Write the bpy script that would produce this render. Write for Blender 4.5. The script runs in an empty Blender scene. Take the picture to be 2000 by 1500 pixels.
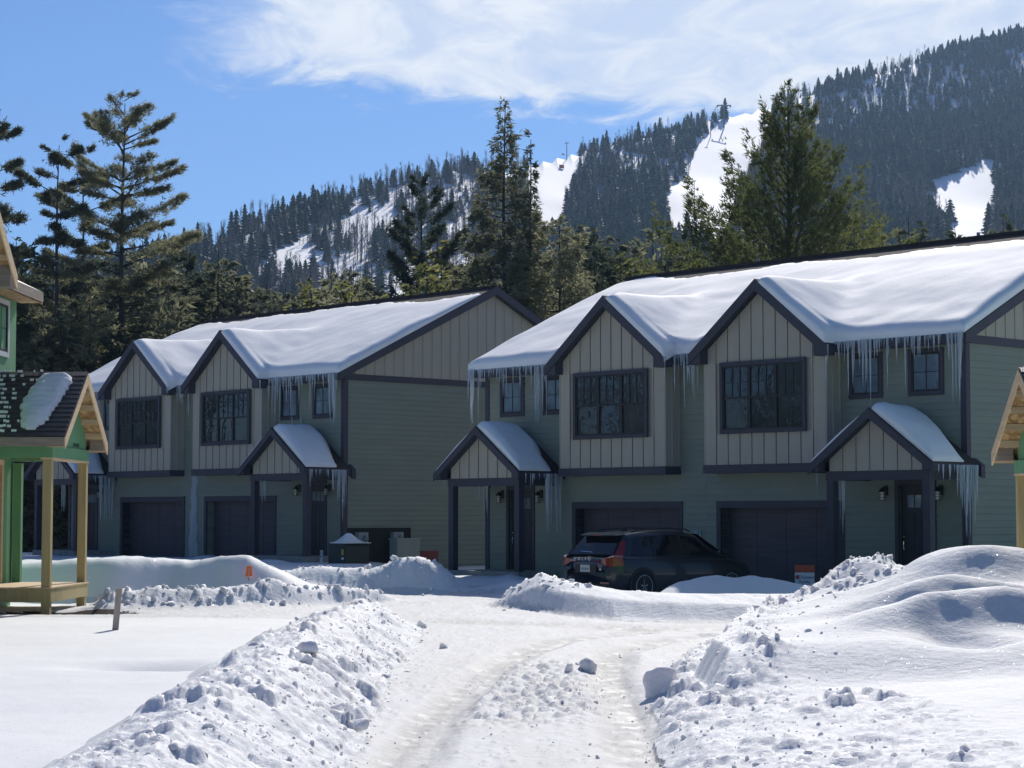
import bpy, math, random
import numpy as np
from mathutils import Vector, Matrix, Euler
R = math.radians
SC = bpy.context.scene
COL = SC.collection

# ---------------------------------------------------------------- camera
H_EYE = 1.95
cam = bpy.data.cameras.new('camera'); cam_o = bpy.data.objects.new('camera', cam); COL.objects.link(cam_o)
cam_o.location = (0, 0, H_EYE)
PITCH = math.atan(255 / 3984.0)
cam_o.rotation_euler = (R(90) + PITCH, 0, 0)
cam.sensor_width = 36; cam.lens = 36 * 3984 / 2000.0
cam.clip_start = 0.3; cam.clip_end = 6000
SC.camera = cam_o

# ---------------------------------------------------------------- light
SUN_AZ, SUN_EL = R(10), R(34)          # azimuth clockwise from +Y
sd = Vector((math.sin(SUN_AZ) * math.cos(SUN_EL), math.cos(SUN_AZ) * math.cos(SUN_EL), math.sin(SUN_EL)))
sun = bpy.data.lights.new('sun', 'SUN'); sun.energy = 3.35; sun.angle = R(0.53); sun.color = (1.0, 0.945, 0.87)
sun_o = bpy.data.objects.new('sun', sun); COL.objects.link(sun_o)
sun_o.rotation_euler = sd.to_track_quat('Z', 'Y').to_euler(); sun_o.location = (0, 0, 50)

world = bpy.data.worlds.new("World"); SC.world = world; world.use_nodes = True
wn = world.node_tree; wn.nodes.clear()
SC.view_settings.view_transform = 'Standard'; SC.view_settings.look = 'None'
SC.view_settings.gamma = 1; SC.view_settings.use_curve_mapping = False
SC.view_settings.exposure = 0.48
SC.cycles.max_bounces = 6; SC.cycles.diffuse_bounces = 3; SC.cycles.glossy_bounces = 3
SC.cycles.transmission_bounces = 5; SC.cycles.transparent_max_bounces = 8; SC.cycles.volume_bounces = 0
SC.cycles.sample_clamp_indirect = 6


class NT:
    """tiny node helper"""
    def __init__(s, tree): s.t = tree; s.n = tree.nodes; s.l = tree.links
    def node(s, typ, **kw):
        n = s.n.new(typ)
        for k, v in kw.items(): setattr(n, k, v)
        return n
    def put(s, sock, v):
        if hasattr(v, 'is_linked') or isinstance(v, bpy.types.NodeSocket): s.l.new(v, sock)
        elif v is not None: sock.default_value = v
    def math(s, op, a, b=None, c=None, clamp=False):
        n = s.node('ShaderNodeMath', operation=op, use_clamp=clamp)
        s.put(n.inputs[0], a)
        if b is not None: s.put(n.inputs[1], b)
        if c is not None: s.put(n.inputs[2], c)
        return n.outputs[0]
    def noise(s, vec, scale, detail=3, rough=.55, dist=0.0):
        n = s.node('ShaderNodeTexNoise')
        if vec is not None: s.l.new(vec, n.inputs['Vector'])
        n.inputs['Scale'].default_value = scale; n.inputs['Detail'].default_value = detail
        n.inputs['Roughness'].default_value = rough; n.inputs['Distortion'].default_value = dist
        return n.outputs['Fac']
    def voro(s, vec, scale, feature='F1', out='Distance'):
        n = s.node('ShaderNodeTexVoronoi', feature=feature)
        if vec is not None: s.l.new(vec, n.inputs['Vector'])
        n.inputs['Scale'].default_value = scale
        return n.outputs[out]
    def ramp(s, fac, stops):
        n = s.node('ShaderNodeValToRGB'); s.l.new(fac, n.inputs[0])
        cr = n.color_ramp
        while len(cr.elements) > 1: cr.elements.remove(cr.elements[-1])
        cr.elements[0].position = stops[0][0]; cr.elements[0].color = (*stops[0][1], 1)
        for p, c in stops[1:]:
            e = cr.elements.new(p); e.color = (*c, 1)
        return n.outputs[0]
    def mix(s, fac, a, b):
        n = s.node('ShaderNodeMix', data_type='RGBA')
        s.put(n.inputs[0], fac)
        for i, v in ((6, a), (7, b)):
            if isinstance(v, tuple): n.inputs[i].default_value = (*v[:3], 1)
            else: s.l.new(v, n.inputs[i])
        return n.outputs[2]
    def smooth(s, v, a, b):
        n = s.node('ShaderNodeMapRange', interpolation_type='SMOOTHSTEP')
        s.put(n.inputs[0], v); n.inputs[1].default_value = a; n.inputs[2].default_value = b
        return n.outputs[0]
    def mapping(s, vec, scale=(1, 1, 1), rot=(0, 0, 0), loc=(0, 0, 0)):
        n = s.node('ShaderNodeMapping'); s.l.new(vec, n.inputs[0])
        n.inputs['Scale'].default_value = scale; n.inputs['Rotation'].default_value = rot; n.inputs['Location'].default_value = loc
        return n.outputs[0]


# world: Nishita sky with a sheet of thin cloud laid on a plane overhead
w = NT(wn)
sky = w.node('ShaderNodeTexSky'); sky.sky_type = 'NISHITA'; sky.sun_disc = False
sky.sun_elevation = SUN_EL; sky.sun_rotation = SUN_AZ
sky.altitude = 300; sky.air_density = 1.0; sky.dust_density = 0.2; sky.ozone_density = 2.5
tc = w.node('ShaderNodeTexCoord')
sep = w.node('ShaderNodeSeparateXYZ'); wn.links.new(tc.outputs['Generated'], sep.inputs[0])
zc = w.math('MAXIMUM', sep.outputs[2], 0.02)
px = w.math('DIVIDE', sep.outputs[0], zc); py = w.math('DIVIDE', sep.outputs[1], zc)
cmb = w.node('ShaderNodeCombineXYZ'); wn.links.new(px, cmb.inputs[0]); wn.links.new(py, cmb.inputs[1])
cv = cmb.outputs[0]
n_big = w.noise(w.mapping(cv, (0.9, 0.55, 1), loc=(3.1, 1.7, 0)), 1.0, 6, .6, .4)
n_fine = w.noise(w.mapping(cv, (2.2, 1.1, 1), rot=(0, 0, .5)), 2.2, 8, .62, .8)
edge = w.math('ADD', w.math('MULTIPLY', w.math('SUBTRACT', n_big, .5), 1.2), w.math('MULTIPLY', w.math('SUBTRACT', n_fine, .5), .9))
# the sheet's near edge runs across the sky; the sheet ends on the left
m1 = w.smooth(w.math('ADD', w.math('SUBTRACT', w.math('ADD', 4.95, w.math('MULTIPLY', px, .22)), py), edge), -.02, .32)
m2 = w.math('MULTIPLY', w.smooth(w.math('ADD', px, w.math('MULTIPLY', edge, .5)), -.78, -.42), w.math('MULTIPLY', w.smooth(w.math('ADD', py, w.math('MULTIPLY', edge, .8)), .2, 1.3), w.math('SUBTRACT', 1, w.smooth(px, 2.6, 4.8))))  # out of view the sheet is extended overhead to add fill light
dens = w.math('MULTIPLY', m1, m2)
body = w.math('MULTIPLY', dens, w.math('ADD', .84, w.math('MULTIPLY', w.smooth(n_fine, .30, .62), .16)), clamp=True)
# a loose wisp outside the sheet, and thin broken cloud everywhere at random
wisp = w.math('MULTIPLY', w.smooth(w.noise(w.mapping(cv, (.35, .9, 1), loc=(7, 2, 0)), 1.3, 6, .6, .6), .62, .85), .35)
fac = w.math('MAXIMUM', body, wisp, clamp=True)
shade = w.mix(w.smooth(n_fine, .35, .7), (7.2, 7.9, 9.2), (9.6, 9.7, 10.0))
SKY_TINT = w.node('ShaderNodeMix', data_type='RGBA', blend_type='MULTIPLY'); SKY_TINT.inputs[0].default_value = 1
wn.links.new(sky.outputs[0], SKY_TINT.inputs[6]); SKY_TINT.inputs[7].default_value = (0.40, 0.60, 0.93, 1)
skyc = w.mix(fac, SKY_TINT.outputs[2], shade)
bg = w.node('ShaderNodeBackground'); wn.links.new(skyc, bg.inputs[0]); bg.inputs[1].default_value = 0.07
wo = w.node('ShaderNodeOutputWorld'); wn.links.new(bg.outputs[0], wo.inputs[0])


# ---------------------------------------------------------------- materials
def mat(name, color, rough=.8, var=None, vscale=3.0, bump=None, bscale=30, metal=0.0, spec=.5, coat=0, stretch=(1, 1, 1), bdist=.01):
    m = bpy.data.materials.new(name); m.use_nodes = True
    t = NT(m.node_tree); b = m.node_tree.nodes['Principled BSDF']
    b.inputs['Roughness'].default_value = rough; b.inputs['Metallic'].default_value = metal
    b.inputs['Specular IOR Level'].default_value = spec
    if coat: b.inputs['Coat Weight'].default_value = coat
    g = t.node('ShaderNodeNewGeometry'); pos = t.mapping(g.outputs['Position'], stretch)
    v2 = var or tuple(c * .82 for c in color)
    n = t.noise(pos, vscale, 4, .6)
    c = t.ramp(n, [(.3, v2), (.7, color)])
    m.node_tree.links.new(c, b.inputs['Base Color'])
    if bump:
        bn = t.node('ShaderNodeBump'); bn.inputs['Strength'].default_value = bump; bn.inputs['Distance'].default_value = bdist
        m.node_tree.links.new(t.noise(pos, bscale, 4, .6), bn.inputs['Height'])
        m.node_tree.links.new(bn.outputs[0], b.inputs['Normal'])
    return m


def snow_mat(name, color=(.80, .812, .82), rough=.75, fine=.5, sparkle=True, lumps=.3, dirt=None, spec=.3, sss=0):
    m = bpy.data.materials.new(name); m.use_nodes = True
    t = NT(m.node_tree); b = m.node_tree.nodes['Principled BSDF']
    b.inputs['Roughness'].default_value = rough
    b.inputs['Specular IOR Level'].default_value = spec
    if sss:
        b.inputs['Subsurface Weight'].default_value = sss; b.inputs['Subsurface Radius'].default_value = (1, .85, .75); b.inputs['Subsurface Scale'].default_value = .07
    g = t.node('ShaderNodeNewGeometry'); pos = g.outputs['Position']
    n = t.noise(pos, 1.3, 4, .6)
    c = t.ramp(n, [(.3, tuple(x * .955 for x in color)), (.65, color)])
    if dirt:
        d = t.smooth(t.noise(pos, 2.7, 6, .65, .5), .60, .75)
        c = t.mix(t.math('MULTIPLY', d, .5), c, dirt)
    m.node_tree.links.new(c, b.inputs['Base Color'])
    h = t.math('ADD', t.math('MULTIPLY', t.noise(pos, 55, 3, .6), fine * .35), t.math('MULTIPLY', t.noise(pos, 9, 4, .6), lumps * 1.4))
    bn = t.node('ShaderNodeBump'); bn.inputs['Strength'].default_value = .8; bn.inputs['Distance'].default_value = .035
    m.node_tree.links.new(h, bn.inputs['Height']); m.node_tree.links.new(bn.outputs[0], b.inputs['Normal'])
    if sparkle:
        v = t.voro(pos, 75, out='Color'); s2 = t.node('ShaderNodeSeparateColor'); m.node_tree.links.new(v, s2.inputs[0])
        sp = t.math('GREATER_THAN', s2.outputs[0], .994)
        m.node_tree.links.new(t.math('SUBTRACT', rough, t.math('MULTIPLY', sp, rough - .18)), b.inputs['Roughness'])
    return m


M = {}
M['snow'] = snow_mat('field_snow', lumps=.10, fine=.3)
M['rough_snow'] = snow_mat('plowed_snow', color=(.81, .822, .835), lumps=.6, fine=.9, dirt=(.74, .73, .70), sss=.7)
M['roof_snow'] = snow_mat('roof_snow', color=(.90, .90, .895), lumps=.12, fine=.25, sparkle=False, rough=.76, spec=.55)
M['far_snow'] = snow_mat('slope_snow', color=(.86, .88, .92), lumps=0, fine=0, sparkle=False)
M['siding'] = mat('sage_green_siding', (.250, .278, .222), .72, (.222, .25, .20), .8, .15, 40, stretch=(1, 1, 4))
M['batten'] = mat('grey_tan_board_siding', (.455, .415, .33), .8, (.415, .38, .305), 1.2, .2, 50, stretch=(3, 3, .6))
M['trim'] = mat('charcoal_trim', (.052, .049, .068), .6, (.042, .040, .056), 2)
M['garage'] = mat('dark_garage_door', (.070, .056, .072), .5, (.042, .035, .048), 1.3, .3, 18, stretch=(.6, .6, 9))
M['door'] = mat('dark_door', (.028, .026, .036), .5)
M['black'] = mat('black_metal', (.012, .012, .014), .45)
M['shingle'] = mat('dark_brown_shingle', (.050, .036, .032), .9, (.03, .022, .021), 6, .6, 60)
M['shingle_blk'] = mat('black_wet_shingle', (.030, .027, .030), .42, (.014, .013, .016), 7, .5, 60)
M['concrete'] = mat('concrete', (.34, .33, .31), .9, (.22, .21, .2), 5, .3, 40)
M['dark_wall'] = mat('interior_dark', (.02, .02, .022), .9)
M['grey_metal'] = mat('grey_painted_metal', (.33, .35, .36), .5)
M['pale_vinyl'] = mat('pale_vinyl', (.40, .43, .38), .6)
M['green_box'] = mat('dark_green_cabinet', (.022, .034, .034), .5)
M['white'] = mat('white_plastic', (.72, .72, .70), .5)
M['orange'] = mat('orange_plastic', (.85, .16, .02), .5)
M['red'] = mat('dull_red_board', (.20, .025, .02), .6)
M['red_sign'] = mat('red_orange_sign', (.35, .06, .025), .5)
M['sign_white'] = mat('sign_white', (.55, .60, .62), .5)
M['sign_navy'] = mat('sign_navy', (.03, .06, .16), .5)
M['sign_green'] = mat('sign_green', (.30, .42, .22), .5)
M['zip'] = mat('green_sheathing', (.15, .36, .17), .6, (.125, .31, .145), 1.5, .1, 30)
M['ink'] = mat('dark_print', (.03, .045, .035), .7)
M['tape'] = mat('grey_seam_tape', (.42, .45, .43), .5)
M['lumber'] = mat('new_lumber', (.72, .54, .33), .75, (.60, .42, .23), 2.5, .3, 30, stretch=(.5, .5, 6))
M['lumber_grey'] = mat('weathered_fascia_board', (.36, .30, .24), .8, (.24, .19, .15), 3, .3, 30, stretch=(.6, .6, 7))
M['post_wood'] = mat('treated_wood', (.50, .41, .19), .75, (.40, .32, .14), 2.2, .3, 30, stretch=(7, 7, .7))
M['stake'] = mat('grey_stake_wood', (.50, .43, .36), .8, (.36, .30, .25), 4, .4, 30, stretch=(8, 8, .8))
M['gravel'] = mat('brown_gravel', (.12, .095, .075), .95, (.05, .04, .034), 14, 1.0, 40, bdist=.03)
M['bark'] = mat('pine_bark', (.10, .085, .075), .95, (.045, .038, .034), 3, .6, 12, stretch=(1, 1, .4))
M['bark_grey'] = mat('grey_bark', (.17, .155, .145), .95, (.09, .08, .075), 2, .5, 12, stretch=(1, 1, .3))
M['twig'] = mat('bare_twigs', (.21, .165, .145), .95, (.13, .105, .095), 2)
M['steel'] = mat('lift_steel', (.22, .24, .26), .5)

# OSB soffit: flakes
m = mat('strand_board', (.50, .30, .13), .75); t = NT(m.node_tree); b = m.node_tree.nodes['Principled BSDF']
g = t.node('ShaderNodeNewGeometry'); v = t.voro(t.mapping(g.outputs['Position'], (1, 1, 1.3)), 13, out='Color')
s2 = t.node('ShaderNodeSeparateColor'); m.node_tree.links.new(v, s2.inputs[0])
m.node_tree.links.new(t.ramp(s2.outputs[0], [(0, (.30, .16, .06)), (.5, (.46, .27, .11)), (1, (.62, .42, .20))]), b.inputs['Base Color'])
M['osb'] = m

# packed icy road: worn ruts carry an attribute
m = snow_mat('packed_snow_road', color=(.71, .72, .73), rough=.6, lumps=.35, fine=.6, spec=.2)
t = NT(m.node_tree); b = m.node_tree.nodes['Principled BSDF']
at = t.node('ShaderNodeAttribute', attribute_name='rut'); g = t.node('ShaderNodeNewGeometry')
pos = g.outputs['Position']
old = b.inputs['Base Color'].links[0].from_socket
grime = t.smooth(t.noise(t.mapping(pos, (3, .8, 1)), 1.6, 6, .7, .4), .42, .70)
mott = t.smooth(t.noise(t.mapping(pos, (1.6, .45, 1)), 1.1, 5, .65, .5), .38, .62)
c0 = t.mix(t.math('MULTIPLY', mott, .5), old, (.62, .61, .59))
c1 = t.mix(t.math('MULTIPLY', at.outputs['Fac'], .75), c0, (.41, .41, .405))
c2 = t.mix(t.math('MULTIPLY', t.math('MULTIPLY', grime, t.math('ADD', .25, at.outputs['Fac'])), .55), c1, (.44, .42, .39))
grit = t.smooth(t.noise(pos, 24, 3, .7), .68, .74)
c3 = t.mix(t.math('MULTIPLY', grit, .55), c2, (.20, .17, .14))
m.node_tree.links.new(c3, b.inputs['Base Color'])
rg = t.math('SUBTRACT', .72, t.math('MULTIPLY', t.math('MULTIPLY', at.outputs['Fac'], t.smooth(t.noise(pos, 3.1, 5, .6), .45, .7)), .20))
for l in list(b.inputs['Roughness'].links): m.node_tree.links.remove(l)
m.node_tree.links.new(rg, b.inputs['Roughness'])
M['road'] = m

# ice
m = bpy.data.materials.new('icicle_ice'); m.use_nodes = True; b = m.node_tree.nodes['Principled BSDF']
t = NT(m.node_tree); g = t.node('ShaderNodeNewGeometry')
b.inputs['Base Color'].default_value = (.86, .92, .97, 1); b.inputs['Roughness'].default_value = .16
b.inputs['Transmission Weight'].default_value = .62; b.inputs['IOR'].default_value = 1.31
bn = t.node('ShaderNodeBump'); bn.inputs['Strength'].default_value = .8; bn.inputs['Distance'].default_value = .02
m.node_tree.links.new(t.noise(t.mapping(g.outputs['Position'], (1, 1, .8)), 26, 3), bn.inputs['Height']); m.node_tree.links.new(bn.outputs[0], b.inputs['Normal'])
M['ice'] = m


def glass_mat(name, base, rough, inner=None):
    m = bpy.data.materials.new(name); m.use_nodes = True; b = m.node_tree.nodes['Principled BSDF']
    t = NT(m.node_tree); g = t.node('ShaderNodeNewGeometry')
    b.inputs['Roughness'].default_value = rough; b.inputs['IOR'].default_value = 1.52
    b.inputs['Specular IOR Level'].default_value = .9
    n = t.noise(g.outputs['Position'], 1.1, 3)
    m.node_tree.links.new(t.ramp(n, [(.35, tuple(x * .55 for x in base)), (.65, base)]), b.inputs['Base Color'])
    bn = t.node('ShaderNodeBump'); bn.inputs['Strength'].default_value = .5; bn.inputs['Distance'].default_value = .014
    m.node_tree.links.new(t.noise(g.outputs['Position'], 2.3, 2), bn.inputs['Height']); m.node_tree.links.new(bn.outputs[0], b.inputs['Normal'])
    return m


M['glass'] = glass_mat('window_glass', (.045, .055, .06), .02)
M['glass_pale'] = glass_mat('window_glass_pale_reflection', (.20, .27, .33), .03)  # pale base colour stands in for sky reflected in the panes
M['car_glass'] = glass_mat('car_glass', (.006, .008, .012), .04); M['car_glass'].node_tree.nodes['Principled BSDF'].inputs['Specular IOR Level'].default_value = .45
M['lamp_glass'] = glass_mat('lamp_glass', (.35, .36, .36), .15)
M['paint'] = mat('dark_grey_car_paint', (.017, .020, .026), .3, (.017, .020, .026), coat=.5, metal=.2)
M['rubber'] = mat('tyre_rubber', (.018, .018, .020), .8)
M['cladding'] = mat('dark_car_cladding', (.03, .028, .030), .6)
M['rim'] = mat('silver_rim', (.55, .56, .58), .3, metal=.8)
M['tail'] = mat('red_tail_light', (.22, .008, .010), .2, coat=.5)
M['tail_bright'] = mat('orange_red_reflector', (.26, .018, .008), .25, coat=.5)
M['chrome'] = mat('chrome', (.75, .76, .78), .2, metal=.9)
M['plate'] = mat('licence_plate', (.62, .64, .60), .5)


def leaf_mat(name, c1, c2, trans=.35, scale=.35):
    m = bpy.data.materials.new(name); m.use_nodes = True; nt = m.node_tree
    t = NT(nt); b = nt.nodes['Principled BSDF']; out = nt.nodes['Material Output']
    g = t.node('ShaderNodeNewGeometry'); oi = t.node('ShaderNodeObjectInfo')
    n = t.noise(g.outputs['Position'], scale, 3, .6)
    f = t.math('ADD', t.math('MULTIPLY', n, .8), t.math('MULTIPLY', t.math('SUBTRACT', oi.outputs['Random'], .5), .35))
    col = t.ramp(f, [(.25, c1), (.60, c2)])
    nt.links.new(col, b.inputs['Base Color']); b.inputs['Roughness'].default_value = .75; b.inputs['Specular IOR Level'].default_value = .25
    tr = t.node('ShaderNodeBsdfTranslucent'); nt.links.new(col, tr.inputs[0])
    mx = t.node('ShaderNodeMixShader'); mx.inputs[0].default_value = trans
    nt.links.new(b.outputs[0], mx.inputs[1]); nt.links.new(tr.outputs[0], mx.inputs[2]); nt.links.new(mx.outputs[0], out.inputs[0])
    return m


M['needle_pine'] = leaf_mat('pine_needles', (.10, .115, .075), (.29, .29, .17), .58)
M['needle_dark'] = leaf_mat('dark_needles', (.048, .068, .046), (.115, .135, .072), .48)
M['needle_gold'] = leaf_mat('yellow_green_needles', (.11, .13, .045), (.30, .295, .105), .6)
M['needle_far'] = leaf_mat('far_needles', (.030, .050, .040), (.085, .112, .070), .25, .02)


# ---------------------------------------------------------------- mesh helpers
def mesh(name, v, f, m=None, smooth=False):
    me = bpy.data.meshes.new(name)
    v = np.asarray(v, dtype=np.float32).reshape(-1, 3)
    if isinstance(f, np.ndarray):
        k = f.shape[1]; nf = f.shape[0]
        me.vertices.add(len(v)); me.vertices.foreach_set('co', v.ravel())
        me.loops.add(nf * k); me.loops.foreach_set('vertex_index', f.astype(np.int32).ravel())
        me.polygons.add(nf); me.polygons.foreach_set('loop_start', np.arange(0, nf * k, k, dtype=np.int32))
        me.update(calc_edges=True)
    else:
        me.from_pydata([tuple(map(float, x)) for x in v], [], f); me.update()
    if smooth: me.polygons.foreach_set('use_smooth', [True] * len(me.polygons))
    if m: me.materials.append(m)
    return me


def ob(name, me, parent=None, loc=(0, 0, 0), rot=(0, 0, 0), sc=(1, 1, 1), label=None, cat=None, group=None, kind=None):
    o = bpy.data.objects.new(name, me); COL.objects.link(o)
    o.location = loc; o.rotation_euler = rot; o.scale = sc
    if parent is not None: o.parent = parent
    if label: o['label'] = label
    if cat: o['category'] = cat
    if group: o['group'] = group
    if kind: o['kind'] = kind
    return o


def thing(name, label, cat, loc=(0, 0, 0), rz=0, group=None):
    return ob(name, None, None, loc, (0, 0, rz), label=label, cat=cat, group=group)


def copy_tree(o, parent=None, loc=None, rz=None, sc=None, label=None):
    c = o.copy(); COL.objects.link(c); c.parent = parent
    if loc is not None: c.location = loc
    if rz is not None: c.rotation_euler = (0, 0, rz)
    if sc is not None: c.scale = sc
    if label: c['label'] = label
    for ch in o.children: copy_tree(ch, c)
    return c


class MB:
    def __init__(s): s.v = []; s.f = []
    def add(s, v, f):
        k = len(s.v); s.v += [tuple(x) for x in v]; s.f += [tuple(i + k for i in q) for q in f]; return s
    def box(s, x0, x1, y0, y1, z0, z1):
        return s.add([(x0, y0, z0), (x1, y0, z0), (x1, y1, z0), (x0, y1, z0), (x0, y0, z1), (x1, y0, z1), (x1, y1, z1), (x0, y1, z1)],
                     [(3, 2, 1, 0), (4, 5, 6, 7), (0, 1, 5, 4), (1, 2, 6, 5), (2, 3, 7, 6), (3, 0, 4, 7)])
    def prism(s, poly, axis, a, b):
        """poly: 2D points; extruded along axis ('x','y','z') from a to b"""
        n = len(poly)
        def P(p, t):
            if axis == 'x': return (t, p[0], p[1])
            if axis == 'y': return (p[0], t, p[1])
            return (p[0], p[1], t)
        v = [P(p, a) for p in poly] + [P(p, b) for p in poly]
        f = [tuple(range(n))[::-1], tuple(range(n, 2 * n))] + [(i, (i + 1) % n, n + (i + 1) % n, n + i) for i in range(n)]
        return s.add(v, f)
    def tube(s, pts, rad, n=6, cap=True):
        k0 = len(s.v); m = len(pts)
        for i, p in enumerate(pts):
            p = Vector(p); d = (Vector(pts[min(i + 1, m - 1)]) - Vector(pts[max(i - 1, 0)])).normalized()
            a = d.orthogonal().normalized() if abs(d.z) < .9 else Vector((1, 0, 0)); bb = d.cross(a).normalized(); a = bb.cross(d)
            r = rad[i] if hasattr(rad, '__len__') else rad
            for j in range(n):
                th = 2 * math.pi * j / n
                s.v.append(tuple(p + a * (r * math.cos(th)) + bb * (r * math.sin(th))))
        for i in range(m - 1):
            for j in range(n):
                q = k0 + i * n; j2 = (j + 1) % n
                s.f.append((q + j, q + j2, q + n + j2, q + n + j))
        if cap:
            s.f.append(tuple(range(k0 + n - 1, k0 - 1, -1))); s.f.append(tuple(range(k0 + (m - 1) * n, k0 + m * n)))
        return s
    def lathe(s, prof, c=(0, 0, 0), n=16, axis='z'):
        k0 = len(s.v)
        for r, h in prof:
            for j in range(n):
                th = 2 * math.pi * j / n; a, b2 = r * math.cos(th), r * math.sin(th)
                s.v.append({'z': (c[0] + a, c[1] + b2, c[2] + h), 'y': (c[0] + a, c[1] + h, c[2] + b2), 'x': (c[0] + h, c[1] + a, c[2] + b2)}[axis])
        for i in range(len(prof) - 1):
            for j in range(n):
                q = k0 + i * n; j2 = (j + 1) % n; s.f.append((q + j, q + j2, q + n + j2, q + n + j))
        s.f.append(tuple(range(k0 + n - 1, k0 - 1, -1))); s.f.append(tuple(range(k0 + (len(prof) - 1) * n, k0 + len(prof) * n)))
        return s
    def mesh(s, name, m, smooth=False):
        me = bpy.data.meshes.new(name); me.from_pydata(s.v, [], s.f); me.update()
        if smooth: me.polygons.foreach_set('use_smooth', [True] * len(me.polygons))
        me.materials.append(m); return me
    def ob(s, name, m, parent=None, smooth=False, **kw): return ob(name, s.mesh(name, m, smooth), parent, **kw)


_cube = {}
def box(name, parent, m, x0, x1, y0, y1, z0, z1, rot=(0, 0, 0), **kw):
    """an object sharing one unit cube per material"""
    if m.name not in _cube: _cube[m.name] = MB().box(-.5, .5, -.5, .5, -.5, .5).mesh('block_' + m.name, m)
    return ob(name, _cube[m.name], parent, ((x0 + x1) / 2, (y0 + y1) / 2, (z0 + z1) / 2), rot, (x1 - x0, y1 - y0, z1 - z0), **kw)


# numpy value noise
_rs = np.random.RandomState(11); _tab = _rs.rand(256, 256)
def vn(x, y, seed=0):
    x = np.asarray(x, float) + seed * 17.37; y = np.asarray(y, float) + seed * 9.13
    xi = np.floor(x).astype(int); yi = np.floor(y).astype(int); fx = x - xi; fy = y - yi
    fx = fx * fx * (3 - 2 * fx); fy = fy * fy * (3 - 2 * fy)
    a = _tab[xi & 255, yi & 255]; b = _tab[(xi + 1) & 255, yi & 255]; c = _tab[xi & 255, (yi + 1) & 255]; d = _tab[(xi + 1) & 255, (yi + 1) & 255]
    return (a * (1 - fx) + b * fx) * (1 - fy) + (c * (1 - fx) + d * fx) * fy * 1.0
def fbm(x, y, oct=4, seed=0, gain=.5):
    s = 0; a = 1; t = 0
    for i in range(oct): s = s + a * vn(x * 2 ** i, y * 2 ** i, seed + i * 3); t += a; a *= gain
    return s / t - .5
def sst(x, a, b):
    t = np.clip((x - a) / (b - a), 0, 1); return t * t * (3 - 2 * t)
def cell(x, y, seed=0):
    """worley F1 distance + cell value"""
    xi = np.floor(x).astype(int); yi = np.floor(y).astype(int); best = np.full(np.shape(x), 9.0); val = np.zeros(np.shape(x))
    for i in (-1, 0, 1):
        for j in (-1, 0, 1):
            cx = xi + i; cy = yi + j
            ox = cx + _tab[(cx + seed * 7) & 255, (cy + seed * 3) & 255]; oy = cy + _tab[(cy + seed * 5 + 31) & 255, (cx + 77) & 255]
            d = np.hypot(x - ox, y - oy); u = d < best
            best = np.where(u, d, best); val = np.where(u, _tab[(cx + 91) & 255, (cy + seed * 11) & 255], val)
    return best, val


def pix(x, y, Y=None, z=None):
    """pixel of the 2000x1500 photograph -> world point at distance Y or height z (used once, to survey the place)"""
    cx, cz = (x - 1000) / 3984.0, (750 - y) / 3984.0
    r = (cx, math.cos(PITCH) - cz * math.sin(PITCH), math.sin(PITCH) + cz * math.cos(PITCH))
    t = Y / r[1] if Y is not None else (z - H_EYE) / r[2]
    return Vector((r[0] * t, r[1] * t, H_EYE + r[2] * t))

# ================================================================ GROUND
def interp(Y, pts):
    return np.interp(Y, [p[0] for p in pts], [p[1] for p in pts])

XL = [(6, -1.1), (15.7, -1.24), (23, -1.42), (30, -1.5), (35, -1.55), (37, -2.2)]
XR = [(6, .95), (15.7, 1.14), (19.7, 1.38), (23.5, 1.62), (28, 2.35), (31, 2.95), (33.5, 3.7), (35.0, 5.2), (36, 9), (37, 14)]
RUT1 = [(6, -.75), (16, -.86), (20, -.72), (25, -.38), (29, .10), (32, .75), (34.4, 2.2), (35.6, 4.5)]
RUT2 = [(6, .80), (16, .98), (20, 1.10), (25, 1.18), (29, 1.45), (32, 2.3), (33.3, 3.3)]


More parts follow.
